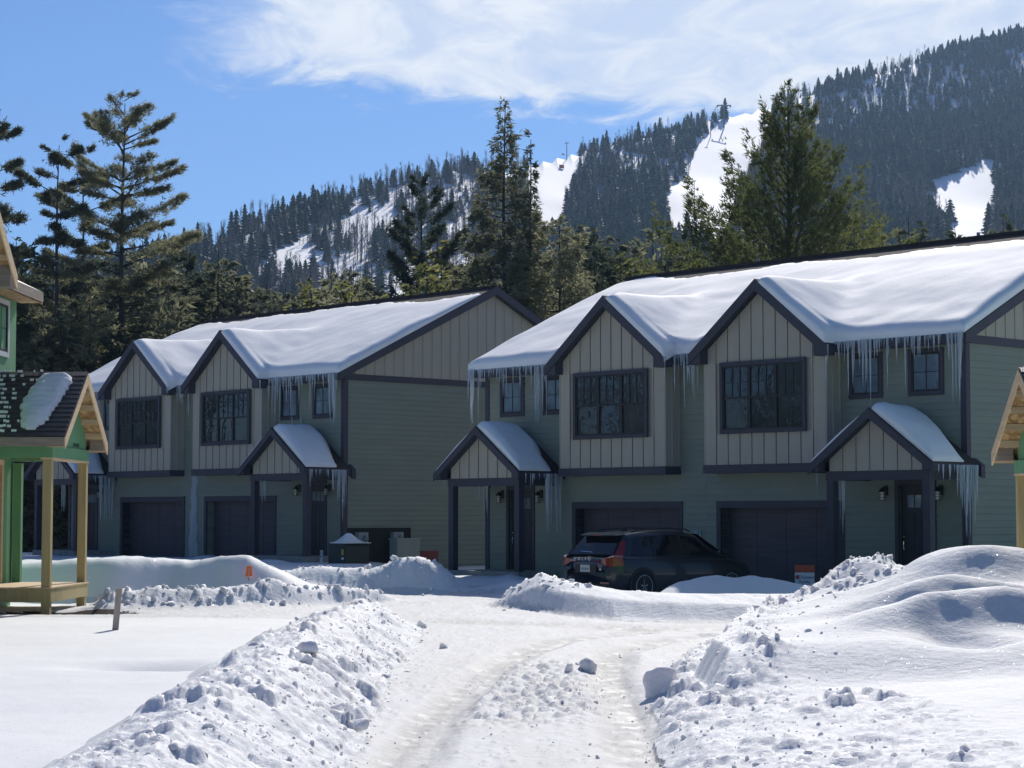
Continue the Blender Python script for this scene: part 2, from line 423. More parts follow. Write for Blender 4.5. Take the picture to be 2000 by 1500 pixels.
def ground(X, Y, detail=True):
    """height of the snow surface and masks"""
    X = np.asarray(X, float); Y = np.asarray(Y, float)
    xl = interp(Y, XL); xr = interp(Y, XR)
    wob = .26 * fbm(X * 0 + 3.3, Y * 1.1, 4, 5)
    dl = (xl + wob) - X; dr = X - (xr - wob)
    near = 1 - sst(Y, 34.5, 36.5)
    z = np.zeros_like(X)
    # left field and berm
    field = .29 + .10 * fbm(X * .22, Y * .18, 3, 2) + .05 * sst(-X, 5, 9)
    field = field * (1 - .6 * sst(Y, 30, 37))
    cr = .50 + .14 * fbm(X * 0 + 1, Y * .45, 3, 8)
    berm = np.interp(dl, [0, .12, .7, 1.0, 1.3, 1.9], [0, .12, .85, 1.0, .62, 0])
    fz = field * sst(dl, .8, 1.8) + cr * berm
    fz = np.where(dl > 0, fz, 0)
    endl = 1 - sst(Y + .25 * X * 0, 35.0, 37.0)
    zl = fz * endl + (1 - endl) * sst(dl, .2, 3) * .14
    z = z + np.where(dl > 0, zl, 0)
    rough = np.where(dl > -.15, (1 - sst(dl, 1.35, 1.85)) * sst(dl, -.15, .1), 0) * endl
    # hollow in the left field
    z = z - .16 * np.exp(-(((X + 4.0) / .7) ** 2 + ((Y - 22.6) / .5) ** 2)) - .10 * np.exp(-(((X + 2.9) / .5) ** 2 + ((Y - 13.6) / .5) ** 2))
    # right bank
    low = 1 - sst(Y, 17.0, 20.5)
    cut = sst(Y, 19.5, 21.2) * (1 - sst(Y, 33.5, 35.5))
    plate = np.interp(dr, [0, .25, .50, .72, 1.6, 3.5], [0, .10, .16, .56, .64, .70])
    plate_low = np.interp(dr, [0, .3, .9, 2.2, 3.5], [0, .16, .26, .34, .42])
    zr = cut * plate + (1 - cut) * plate_low
    zr = zr * (1 - sst(Y, 33.8, 35.8))
    X0_, Y0_ = X, Y; X = X + .9 * fbm(X * .7, Y * .6, 3, 70); Y = Y + 1.1 * fbm(X0_ * .6 + 9, Y0_ * .6, 3, 71)
    mound = .66 * np.exp(-(((X - 8.2) / 3.1) ** 2 + ((Y - 28.6) / 4.2) ** 2)) + .16 * np.exp(-(((X - 5.3) / 1.3) ** 2 + ((Y - 25.5) / 2.0) ** 2))
    mound += .22 * np.exp(-(((X - 4.1) / .7) ** 2 + ((Y - 22.6) / .9) ** 2)) + .30 * np.exp(-(((X - 5.4) / .75) ** 2 + ((Y - 23.1) / .45) ** 2))
    mound += .42 * np.exp(-(((X - 6.1) / 1.3) ** 2 + ((Y - 27.0) / .6) ** 2)) - .30 * np.exp(-(((X - 5.3) / .9) ** 2 + ((Y - 24.3) / .55) ** 2))
    mound += .24 * np.exp(-((((X - 4.75) * .85 + (Y - 22.5) * .5) / .75) ** 2 + (((Y - 22.5) * .85 - (X - 4.75) * .5) / .34) ** 2)) + .24 * np.exp(-(((X - 5.0) / 1.1) ** 2 + ((Y - 25.2) / .5) ** 2))
    mound -= .22 * np.exp(-(((X - 4.6) / .55) ** 2 + ((Y - 21.4) / .5) ** 2)) + .12 * np.exp(-(((X - 6.2) / .8) ** 2 + ((Y - 21.9) / .5) ** 2))
    mound += .42 * np.exp(-(((X - 5.35) / .62) ** 2 + ((Y - 30.9) / 1.0) ** 2)) + .05 * np.exp(-(((X - 4.3) / .5) ** 2 + ((Y - 30.3) / .7) ** 2))
    X, Y = X0_, Y0_
    zr = zr + np.where(dr > 0, mound * sst(dr, .6, 2.0), 0) * (1 - sst(Y, 33.2, 36))
    z = z + np.where(dr > 0, zr, 0)
    rlim = 1.0 + 1.1 * low + .35 * fbm(X * 0, Y * .5, 3, 4)
    r2 = np.where(dr > -.15, (1 - sst(dr, rlim, rlim + .6)) * sst(dr, -.15, .1), 0) * (1 - sst(Y, 34, 35.5))
    r2 = np.maximum(r2, .8 * np.exp(-(((X - 5.0) / 1.2) ** 2 + ((Y - 30.9) / 1.1) ** 2)))
    r2 = r2 * (1 - .8 * cut * sst(dr, .42, .5) * (1 - sst(dr, .85, 1.0)))
    rough = np.maximum(rough, r2)

    # --- beyond the bend -------------------------------------------------
    # middle bank between the bend and the parking court
    by = interp(X, [(-.45, 43.2), (0.2, 42.2), (1.0, 39.6), (1.9, 37.6), (3.2, 36.8), (6, 36.4), (14, 37)])       # road-side toe
    cy = interp(X, [(-.45, 43.8), (.55, 43.6), (1.6, 41.4), (3, 39.6), (5, 38.6), (14, 38.8)])                      # crest
    hc = interp(X, [(-.6, 0), (0, .36), (.55, .66), (1.3, .56), (2.2, .44), (3.2, .42), (5, .44), (7, .5), (14, .5)])
    tt = np.clip((Y - by) / np.maximum(cy - by, .3), 0, 1)
    face = np.interp(tt, [0, .12, .38, .75, 1], [0, .12, .72, .92, 1])
    back = 1 - sst(Y, cy + .3, cy + interp(X, [(-1, 1.2), (1, 1.5), (4, 2.5)])) * .72
    zm = hc * face * np.where(Y > cy, back, 1) * sst(X, -.6, 0.1) * (Y > by)
    zm = zm * (1 + .22 * fbm(X * 2.6 + .5 * Y, Y * .5, 3, 90) * (tt < 1))
    # hump in front of the car's bonnet and further snow in the court
    zc = .60 * np.exp(-(((X - 4.75) / 1.7) ** 2 + ((Y - 44.4) / .9) ** 2)) * (1 + .5 * fbm(X * 1.3, Y, 3, 80)) + .30 * np.exp(-(((X - 3.4) / .8) ** 2 + ((Y - 43.4) / .9) ** 2)) + .26 * np.exp(-(((X - 7.5) / 2.0) ** 2 + ((Y - 44) / 1.5) ** 2))
    zm = np.maximum(zm, zc * sst(X, 2.4, 3.6))
    far = sst(Y, 35.5, 36.5)
    z = z + np.where(Y > 35.5, zm, 0)
    mid_rough = np.where((Y > by - .1) & (Y < cy + .5) & (X > -.6), (1 - sst(X, .4, 1.5)) * .75 + .10, 0)
    rough = np.maximum(rough, mid_rough * far)
    # pile by the gap between the houses
    px_ = (X + 3.1); py_ = (Y - 51.4)
    pile = (.86 * np.exp(-((px_ - .7) / 1.15) ** 2) + .50 * np.exp(-((px_ + 1.6) / 1.3) ** 2) + .2 * np.exp(-((px_ + 3.4) / 1.0) ** 2)) * np.where(py_ < 0, np.exp(-(py_ / 1.15) ** 4 * 1.0), np.exp(-(py_ / 1.6) ** 2))
    pile = pile * (1 - sst(X, -1.6, -.7) * .75)
    # broken row of chunks at the left
    ry = interp(X, [(-8.2, 38.6), (-6, 39.6), (-4.2, 41.6), (-3.2, 43.6), (-2.4, 45.5)])
    row = .34 * np.exp(-((Y - ry - .5) / .62) ** 2) * sst(X, -8.4, -7.4) * (1 - sst(X, -3.4, -2.2)) + .22 * np.exp(-(((X + 5.2) / .6) ** 2 + ((Y - 41.6) / .6) ** 2))
    # long smooth bank behind it
    bc = 43.6 + .25 * (X + 8) + 2.2 * fbm(X * .55, X * 0 + 2, 3, 81)
    hb = interp(X, [(-13, .78), (-10, .80), (-8.9, .84), (-8, .86), (-7, .80), (-6.3, .92), (-5.7, .90), (-5.0, .55), (-4.3, .22), (-3.4, 0)]) + .22 * fbm(X * 1.1, Y * .8, 4, 6)
    yy = Y - bc
    bank = hb * np.where(yy < 0, sst(yy, -1.35 - .5 * fbm(X * .9, Y * .3, 2, 3), 0), 1 - .75 * sst(yy, .6, 4.0))
    court = .30 * sst(Y, 50, 53) * (1 - sst(X, -4.5, -2.5)) + .22 * sst(Y, 53, 56) * sst(X, -3, -1.6) * (1 - sst(X, -.2, .6))
    court = court + .16 * np.exp(-(((X + .2) / .9) ** 2 + ((Y - 52.2) / .8) ** 2))
    lft = np.maximum.reduce([pile, row, bank * (Y > 40), court])
    # snow heaped against building A
    heap = .34 * np.exp(-(((X + 10.2) / .9) ** 2 + ((Y - 68.5) / 1.2) ** 2)) + .30 * np.exp(-(((X + 7.6) / 1.2) ** 2 + ((Y - 63.6) / 1.0) ** 2)) + .12
    lft = np.maximum(lft, heap * sst(Y, 58, 62) * (1 - sst(X, -4.5, -3)))
    z = z + np.where(Y > 36, lft, 0)
    rr = np.maximum(sst(pile, .06, .2) * .55, sst(row, .05, .15))
    rough = np.maximum(rough, rr * far)
    rough = rough * (1 - sst(Y, 56, 60))
    # bare gravel by the unfinished porch
    grav = np.exp(-(((X + 8.3) / 1.7) ** 2 + ((Y - 37.9) / .75) ** 2) * 1.2)
    z = z - .14 * sst(grav, .3, .8)
    rough = rough * (1 - sst(grav, .2, .5))
    # masks
    road = (dl < .0) & (dr < .0) & (Y < 37.0)
    cross = (Y >= 36.2) & (Y < by) & (X > -9) & (lft < .05)
    apron = (Y >= 36.2) & (X > -3.4) & (X < 2) & (Y < 56) & (lft < .06) & (zm < .05)
    roadm = road | cross | apron
    rut = np.zeros_like(X)
    for rp in (RUT1, RUT2):
        c = interp(Y, rp); sl = np.gradient(np.array([p[1] for p in rp]), np.array([p[0] for p in rp]))
        s_ = np.interp(Y, [p[0] for p in rp], sl); d = np.abs(X - c) / np.sqrt(1 + s_ ** 2)
        rut = np.maximum(rut, (1 - sst(d, .10, .40)) * (Y < rp[-1][0] + .3))
    # the sweep of the bend
    bend = np.exp(-((Y - (35.4 + .10 * (X - 3))) / .9) ** 2) * sst(X, .4, 2.5) + .8 * np.exp(-((Y - (37.5 - .55 * (X + 1))) / .8) ** 2) * sst(X, -2.4, -1.2) * (1 - sst(X, 1.5, 3))
    rut = np.clip(np.maximum(rut, bend * .8), 0, 1) * (.45 + .8 * np.clip(fbm(X * 2.2, Y * .35, 4, 12) + .5, 0, 1)) * roadm
    z = z - .070 * np.clip(rut, 0, 1) * (roadm > 0)
    if detail:
        d1, v1 = cell(X * 4.1 + 1.5 * fbm(X * 2, Y * 2, 3, 3), Y * 3.0 + 1.5 * fbm(X * 2, Y * 2, 3, 4), 1); d2, v2 = cell(X * 9.5 + fbm(X * 5, Y * 5, 2, 3), Y * 7 + fbm(X * 5, Y * 5, 2, 13), 2)
        d3, v3 = cell(X * 15, Y * 11, 3)
        pick = sst(v1, .66, .95); big_ = .5 + 1.2 * sst(fbm(X * .9, Y * .9, 2, 33), -.15, .2)
        rdg = .5 - np.abs(fbm(X * 3.2, Y * 2.2, 4, 34, .6)) * 3
        lump = pick * big_ * .062 * (1 - sst(d1, .35, .62)) + sst(v2, .35, 1) * .028 * (1 - sst(d2, .3, .7)) * big_ + (v3 - .4) * .020 * (1 - sst(d3, .2, .8)) + .040 * rdg + .13 * fbm(X * 1.6, Y * 1.2, 5, 9, .58)
        big = 1 - .35 * low * (X > 0)
        z = z + rough * lump * big
        rough_f = rough
        # gouged lines on the cut face
        z = z + rough * .05 * fbm(X * 1.2 + Y * .5, Y * 6, 3, 15) * (X > 1.4) * cut
        # middle strip of the road: broken crust
        mid = roadm * (1 - np.clip(rut, 0, 1))
        strip = mid * np.exp(-((X - (.15 + .05 * (Y - 20))) / .75) ** 2) * sst(Y, 18.5, 20.5) * (1 - sst(Y, 26, 28))
        z = z + strip * (.09 * (v2 - .2) * (1 - sst(d2, .25, .75)) + .07 * fbm(X * 4, Y * 3, 3, 21)) + roadm * (.016 * fbm(X * 4.0, Y * .45, 3, 30) + .016 * fbm(X * 6.0, Y * 4.5, 4, 31) + .012 * sst(v2, .75, .9) * (1 - sst(d2, .15, .4)))
        soft = (1 - np.clip(rough, 0, 1)) * (~roadm)
        z = z + soft * (.035 * fbm(X * 1.1 - Y * .3, Y * .9, 4, 40) + .010 * fbm(X * 7, Y * 3.2, 3, 41) * (X > 1.5))
    return z, rough, roadm, rut, dl, dr


def skyline(s):
    px_ = 1000 + s * 3984
    y = np.interp(px_, [-600, -200, 0, 200, 380, 400, 500, 560, 660, 760, 880, 1000, 1060, 1200, 1300, 1400, 1500, 1560, 1700, 1800, 1900, 2000, 2300, 2900],
                  [700, 620, 560, 520, 475, 470, 428, 410, 382, 350, 318, 320, 302, 268, 246, 216, 196, 176, 130, 105, 72, 52, 20, -10])
    return (1005 - y) / 3984.0


def hill(X, Y):
    """height of the mountainside: rises from 150 m out to a ridge that runs away to the right"""
    s = X / np.maximum(Y, 1); e = skyline(s); yr = np.interp(s, [-.5, -.16, 0, .12, .25, .5], [620, 640, 900, 1150, 1450, 1700])
    q = (Y - 170) / (yr - 170); q = np.maximum(q, 0)
    elev = e * np.where(q < 1, np.clip(q, 0, 1) ** .62 * (1 - .12 * np.sin(np.clip(q, 0, 1) * np.pi)), 1)
    z = elev * np.minimum(Y, yr) - np.maximum(Y - yr, 0) * .25
    z = z + 12 * fbm(X / 90, Y / 90, 4, 50) * np.clip(q * 3, 0, 1) * (1 - sst(q, .8, 1.0))
    return np.where(Y > 170, z - 14.0 / 900 * np.clip(Y - 170, 0, 900) * 0, 0)


# near sheet, dense where the photograph looks
rows, cols = 600, 860
Yr = 9.5 * np.exp(np.linspace(0, math.log(82 / 9.5), rows)); sr = np.linspace(-.30, .30, cols)
Yg, Sg = np.meshgrid(Yr, sr, indexing='ij'); Xg = Yg * Sg
Zg, rough, roadm, rut, dlm, drm = ground(Xg, Yg)
Zg[:, 0] -= .45; Zg[:, -1] -= .45; Zg[0, :] -= .3; Zg[-1, :] -= .2
V = np.stack([Xg, Yg, Zg], -1).reshape(-1, 3)
idx = np.arange(rows * cols).reshape(rows, cols)
Q = np.stack([idx[:-1, :-1], idx[:-1, 1:], idx[1:, 1:], idx[1:, :-1]], -1).reshape(-1, 4)
qm = lambda a: a[:-1, :-1].reshape(-1)
fX, fY, fR = qm(Xg), qm(Yg), qm(roadm)
frough = qm(rough) > .3
grv = np.exp(-(((fX + 8.3) / 1.7) ** 2 + ((fY - 37.9) / .75) ** 2) * 1.2) > .45
zone = np.zeros(len(Q), int)
zone[fR] = 1
zone[(~fR) & frough & (fX < -1) & (fY < 37)] = 2
zone[(~fR) & (fX > 0) & (fY < 36.5)] = 3
zone[(~fR) & (fX > -.7) & (fY > 35.5) & (fY < 46)] = 4
zone[(~fR) & (np.abs(fX + 3.3) < 3) & (fY > 48.8) & (fY < 54.5)] = 5
zone[(~fR) & frough & (fX < -2) & (fY > 37) & (fY < 48)] = 6
zone[grv] = 7


def sub(name, z, mname, label=None, cat=None, kind=None, attr=False):
    q = Q[zone == z]
    if len(q) == 0: return
    u, inv = np.unique(q, return_inverse=True)
    me = mesh(name, V[u], inv.reshape(-1, 4), M[mname], True)
    if attr:
        a = me.attributes.new('rut', 'FLOAT', 'POINT'); a.data.foreach_set('value', rut.reshape(-1)[u].astype(np.float32))
    return ob(name, me, label=label, cat=cat, kind=kind)


sub('ground', 0, 'snow', kind='structure')
sub('road', 1, 'road', kind='structure', attr=True)
sub('snow_bank', 2, 'rough_snow', 'rough plowed snow berm along the left edge of the icy road', 'snow bank')
sub('snow_bank', 3, 'rough_snow', 'large snow bank right of the road, broken at its foot and smooth on top', 'snow bank')
sub('snow_bank', 4, 'rough_snow', 'low snow bank across the bend, in front of the dark parked car', 'snow bank')
sub('snow_bank', 5, 'rough_snow', 'half shaded snow pile in front of the gap between the two duplexes', 'snow bank')
sub('snow_bank', 6, 'rough_snow', 'row of broken snow slabs beside the orange marker', 'snow bank')
sub('gravel', 7, 'gravel', kind='structure')
# surrounding ground and mountainside
ys = np.concatenate([np.linspace(-120, 9.2, 20), np.linspace(9.5, 82, 190), np.geomspace(84, 3200, 240)])
xs = np.concatenate([-np.geomspace(1800, 40, 60), np.linspace(-39, 39, 290), np.geomspace(40, 1800, 110)])
GX, GY = np.meshgrid(xs, ys, indexing='xy')
gz, _, _, _, _, _ = ground(np.clip(GX, -30, 30), np.clip(GY, 6, 82), False)
inner = (np.abs(GX) < .290 * GY) & (GY > 9.9) & (GY < 80)
GZ = np.where(GY > 82, 0.12, np.where(inner, gz - .5, gz - .015)) * np.where(GY < 8, 1, 1)
GZ = np.where(GY > 150, np.maximum(hill(GX, GY), .12), GZ)
GZ = GZ + np.where(GY > 2900, -(GY - 2900) * .3, 0)
ix = np.arange(GX.size).reshape(GX.shape)
Q2 = np.stack([ix[:-1, :-1], ix[:-1, 1:], ix[1:, 1:], ix[1:, :-1]], -1).reshape(-1, 4)
fy2 = GY[:-1, :-1].reshape(-1)
V2 = np.stack([GX, GY, GZ], -1).reshape(-1, 3)
for nm, sel, mm in (('ground', fy2 <= 150, 'snow'), ('mountain', fy2 > 150, 'far_snow')):
    q = Q2[sel]; u, inv = np.unique(q, return_inverse=True)
    ob(nm, mesh(nm, V2[u], inv.reshape(-1, 4), M[mm], True), kind='structure')


def gh(x, y):
    return float(ground(np.array([x]), np.array([y]), True)[0][0])


# loose chunks
def chunk_mesh(name, seed, n=2, o0=.45, o1=.85):
    rs = np.random.RandomState(seed)
    import bmesh
    bm = bmesh.new(); bmesh.ops.create_icosphere(bm, subdivisions=n, radius=1)
    dirs = rs.randn(9, 3); dirs /= np.linalg.norm(dirs, axis=1)[:, None]; offs = rs.uniform(o0, o1, 9)
    for v in bm.verts:
        p = np.array(v.co)
        for d, o in zip(dirs, offs):
            k = p.dot(d) - o
            if k > 0: p = p - d * k
        p = p * (1 + .05 * rs.randn()); v.co = p
    me = bpy.data.meshes.new(name); bm.to_mesh(me); bm.free(); return me


ck = [chunk_mesh('chunk', i, 1) for i in range(6)]; ckd = []
for me in ck:
    v = np.zeros(len(me.vertices) * 3); me.vertices.foreach_get('co', v); ckd.append((v.reshape(-1, 3), np.array([tuple(p.vertices) for p in me.polygons])))
rs = np.random.RandomState(5)


def scatter(name, pts, sizes, label_kind='stuff', parent=None):
    vs, fs, k = [], [], 0
    for (x, y), s in zip(pts, sizes):
        v, f = ckd[rs.randint(6)]; a, b2, c = rs.uniform(0, 6.28, 3)
        Rm = np.array(Euler((a, b2, c)).to_matrix()); vv = (v * s * np.array([1, rs.uniform(.6, 1), rs.uniform(.5, .8)])) @ Rm.T
        vs.append(vv); fs.append(f + k); k += len(v)
        vs[-1] = vv + np.array([x, y, 0])
    xy = np.array(pts); z, _, _, _, _, _ = ground(xy[:, 0], xy[:, 1], True)
    for i, s in enumerate(sizes): vs[i][:, 2] += z[i] + s * .02
    me = mesh(name, np.concatenate(vs), np.concatenate(fs), M['rough_snow'])
    return ob(name, me, kind='stuff')


pts, sz = [], []
while len(pts) < 3800:
    y = rs.uniform(11, 36.5)
    if rs.rand() < .55: x = float(interp(y, XL)) - rs.beta(1.4, 2.2) * 1.9 + .15
    else: x = float(interp(y, XR)) + rs.beta(1.2, 2.2) * 2.4 - .12
    pts.append((x, y)); sz.append(min(.006 + rs.exponential(.008) * (3 if rs.rand() < .06 else 1), .085))
scatter('snow_rubble', pts, sz)
pts, sz = [], []
while len(pts) < 520:
    k = rs.rand()
    if k < .45:
        x = rs.uniform(-8, -2.8); y = float(interp(x, [(-8.2, 38.6), (-6, 39.6), (-4.2, 41.6), (-3.2, 43.6), (-2.4, 45.5)])) + rs.normal(.35, .5)
    elif k < .65: x, y = rs.normal(-3.2, 1.6), rs.normal(50.6, .6)
    elif k < .75: x = rs.uniform(-.3, 1.6); y = float(interp(x, [(-.45, 43.2), (.55, 43.0), (1.6, 41.0), (3, 39.6)])) + rs.normal(-.2, .5)
    else: x, y = rs.normal(5.1, .7), rs.normal(30.6, .7)
    pts.append((x, y)); sz.append(min(.018 + rs.exponential(.032), .14))
scatter('snow_rubble', pts, sz)
pts, sz = [], []
while len(pts) < 420:      # crumbs on the road
    y = rs.uniform(13, 31); x = rs.uniform(float(interp(y, XL)), float(interp(y, XR)))
    if rs.rand() < .6: x, y = rs.normal(.5 + .03 * (y - 20), .35), rs.normal(22.5, 1.6)
    pts.append((x, y)); sz.append(min(.006 + rs.exponential(.007), .04))
scatter('snow_rubble', pts, sz)
# lumps one can single out
LUMPS = [(690, 1415, .13, 'rounded snow lump at the road edge, lowest of the left berm'), (656, 1385, .09, 'snow lump on the left berm just above the lowest lump'),
         (610, 1270, .15, 'big shaded snow slab high on the left berm'), (825, 1221, .13, 'grey snow lump out on the road beyond the left berm'),
         (1150, 1303, .15, 'broken ice lump in the middle of the road'), (1110, 1308, .10, 'small ice lump left of the larger one mid road'),
         (1302, 1340, .24, 'thick snow block standing at the foot of the right bank'), (866, 1262, .09, 'small grey snow lump on the road beside the left berm'),
         (598, 1290, .09, 'dark faced lump near the top of the left berm'), (523, 1140, .20, 'tall snow slab leaning in the broken row by the orange marker'),
         (1170, 1128, .14, 'round snowball on top of the bank behind which the car stands'), (1238, 1148, .16, 'flat snow slab on the bank below the car wheel')]
for i, (x, y, s, lab) in enumerate(LUMPS):
    zt = .3
    for _ in range(12):
        p = pix(x, y, z=zt); zt = .5 * zt + .5 * (gh(p.x, min(p.y, 60)) + s * .35)
    me = chunk_mesh('snow_lump', 40 + i, 3, .30, .72); me.materials.append(M['rough_snow'])
    me.polygons.foreach_set('use_smooth', [True] * len(me.polygons))
    ob('snow_lump', me, None, (p.x, p.y, zt), (rs.uniform(-.3, .3), rs.uniform(-.3, .3), rs.uniform(0, 6)), (s * 1.15, s, s * .85), label=lab, cat='snow lump')

# ================================================================ ICE
def icicle_mesh(seed):
    rs = np.random.RandomState(seed); pts, rad = [], []
    n = 8; dx = rs.uniform(-.4, .4)
    for i in range(n):
        t = i / (n - 1); pts.append((dx * t * t * .3 + rs.uniform(-.15, .15) * .4 * t, rs.uniform(-.1, .1) * .4 * t, -t))
        rad.append(max(.02, (1 - t) ** .8 * rs.uniform(.75, 1.15)))
    b = MB()
    k0 = 0
    for i, p in enumerate(pts):
        for j in range(5):
            th = 2 * math.pi * j / 5; b.v.append((p[0] + rad[i] * math.cos(th), p[1] + rad[i] * math.sin(th), p[2]))
    for i in range(n - 1):
        for j in range(5): q = i * 5; j2 = (j + 1) % 5; b.f.append((q + j, q + 5 + j, q + 5 + j2, q + j2))
    return b.mesh('icicle', M['ice'], True)


ICE = [icicle_mesh(i) for i in range(6)]


def icicles(parent, rng, runs, y, z, along='x'):
    """runs: (start, end, number, mean length, spread, radius)"""
    for a, b, n, L, sp, r in runs:
        for _ in range(n):
            t = rng.uniform(a, b); l = max(.05, L * .85 * math.exp(rng.normal(0, sp * 1.5))); l = min(l, 1.7); rr = r * (.35 + .65 * min(1, l / L)) * rng.uniform(.45, 1.25)
            loc = (t, y + rng.uniform(-.04, .04), z) if along == 'x' else (y + rng.uniform(-.04, .04), t, z)
            ob('icicle', ICE[rng.randint(6)], parent, loc, (0, 0, rng.uniform(0, 6)), (rr, rr, l))


# ================================================================ ROOF SNOW
def snow_sheet(name, parent, u0, u1, v0, v1, du, S, T, m='roof_snow', S2=None):
    nu = int((u1 - u0) / du) + 1; nv = int((v1 - v0) / du) + 1
    U, Vv = np.meshgrid(np.linspace(u0, u1, nu), np.linspace(v0, v1, nv), indexing='ij')
    t = T(U, Vv); s = S(U, Vv); top = (S2 or S)(U, Vv) + t
    ok = (t > .012)
    idx = np.arange(nu * nv).reshape(nu, nv)
    fk = ok[:-1, :-1] & ok[1:, :-1] & ok[1:, 1:] & ok[:-1, 1:]
    q = np.stack([idx[:-1, :-1], idx[1:, :-1], idx[1:, 1:], idx[:-1, 1:]], -1)[fk]
    if len(q) == 0: return
    e = {}
    for f in q:
        for a, b in ((f[0], f[1]), (f[1], f[2]), (f[2], f[3]), (f[3], f[0])):
            if (b, a) in e: del e[(b, a)]
            else: e[(a, b)] = 1
    v = np.stack([U, Vv, top], -1).reshape(-1, 3); sb = np.stack([U, Vv, s], -1).reshape(-1, 3)
    bv = sorted({a for k in e for a in k}); mp = {a: i for i, a in enumerate(bv)}
    # a rounded skirt: a middle ring pushed slightly outward, then the roof
    mid = v[bv] * .55 + sb[bv] * .45; base = sb[bv]
    n0 = len(v); n1 = n0 + len(bv)
    fq = [tuple(f) for f in q]
    for a, b in e:
        fq.append((a, n0 + mp[a], n0 + mp[b], b)); fq.append((n0 + mp[a], n1 + mp[a], n1 + mp[b], n0 + mp[b]))
    allv = np.concatenate([v, mid, base]); fa = np.array(fq)
    uq, inv = np.unique(fa, return_inverse=True)
    return ob(name, mesh(name, allv[uq], inv.reshape(-1, 4), M[m], True), parent)


def text(name, body, size, m, parent, loc, rot, ext=.002, **kw):
    c = bpy.data.curves.new(name, 'FONT'); c.body = body; c.size = size; c.extrude = ext; c.align_x = 'CENTER'
    o = bpy.data.objects.new(name, c); COL.objects.link(o)
    dg = bpy.context.evaluated_depsgraph_get(); me = bpy.data.meshes.new_from_object(o.evaluated_get(dg))
    bpy.data.objects.remove(o); me.materials.clear(); me.materials.append(m)
    return ob(name, me, parent, loc, rot, **kw)


# ================================================================ DUPLEX
W_, D_, SL, Z0R = 16.75, 12.8, .48, 6.43
GAR = [(-7.63, -3.74), (-13.01, -9.12)]
DOR = [(-1.96, -.97), (-15.78, -14.79)]
SMW = [(-1.63, -.60), (-3.42, -2.39), (-16.15, -15.12), (-14.36, -13.33)]
BAY = [-5.68, -11.07]
PORCH = [-1.49, -15.26]
LAMP = [-2.33, -.72, -16.05, -14.42]
BH = 1.99                        # half width of a bay


def boards(parent, m, xs, zb, top, vf, vb, apex, hole=None, axis='y'):
    """upright boards with a raised batten at each joint; xs = joint positions"""
    for x0, x1 in zip(xs[:-1], xs[1:]):
        a, b = x0 + .022, x1 - .016
        spans = [(zb, None)]
        if hole and b > hole[0] and a < hole[1]: spans = [(zb, hole[2]), (hole[3], None)]
        for z0, z1 in spans:
            if z1 is not None: pl = [(a, z0), (b, z0), (b, z1), (a, z1)]
            else:
                pl = [(a, z0), (b, z0), (b, top(b))] + ([(apex, top(apex))] if a < apex < b else []) + [(a, top(a))]
                if min(top(a), top(b)) < z0 + .02: continue
            MB().prism(pl, axis, vf, vb).ob('board', m, parent)
    for x in xs[1:-1]:
        a, b = x - .030, x + .004; s_ = 1 if axis == 'y' else -1
        zt = top(x) - .01
        spans = [(zb, zt)]
        if hole and b > hole[0] and a < hole[1]: spans = [(zb, hole[2]), (hole[3], zt)]
        for z0, z1 in spans:
            if z1 > z0 + .03:
                if axis == 'y': box('batten', parent, m, a, b, vf - .020, vf - .002, z0, z1)
                else: box('batten', parent, m, vb + .002, vb + .020, a, b, z0, z1)


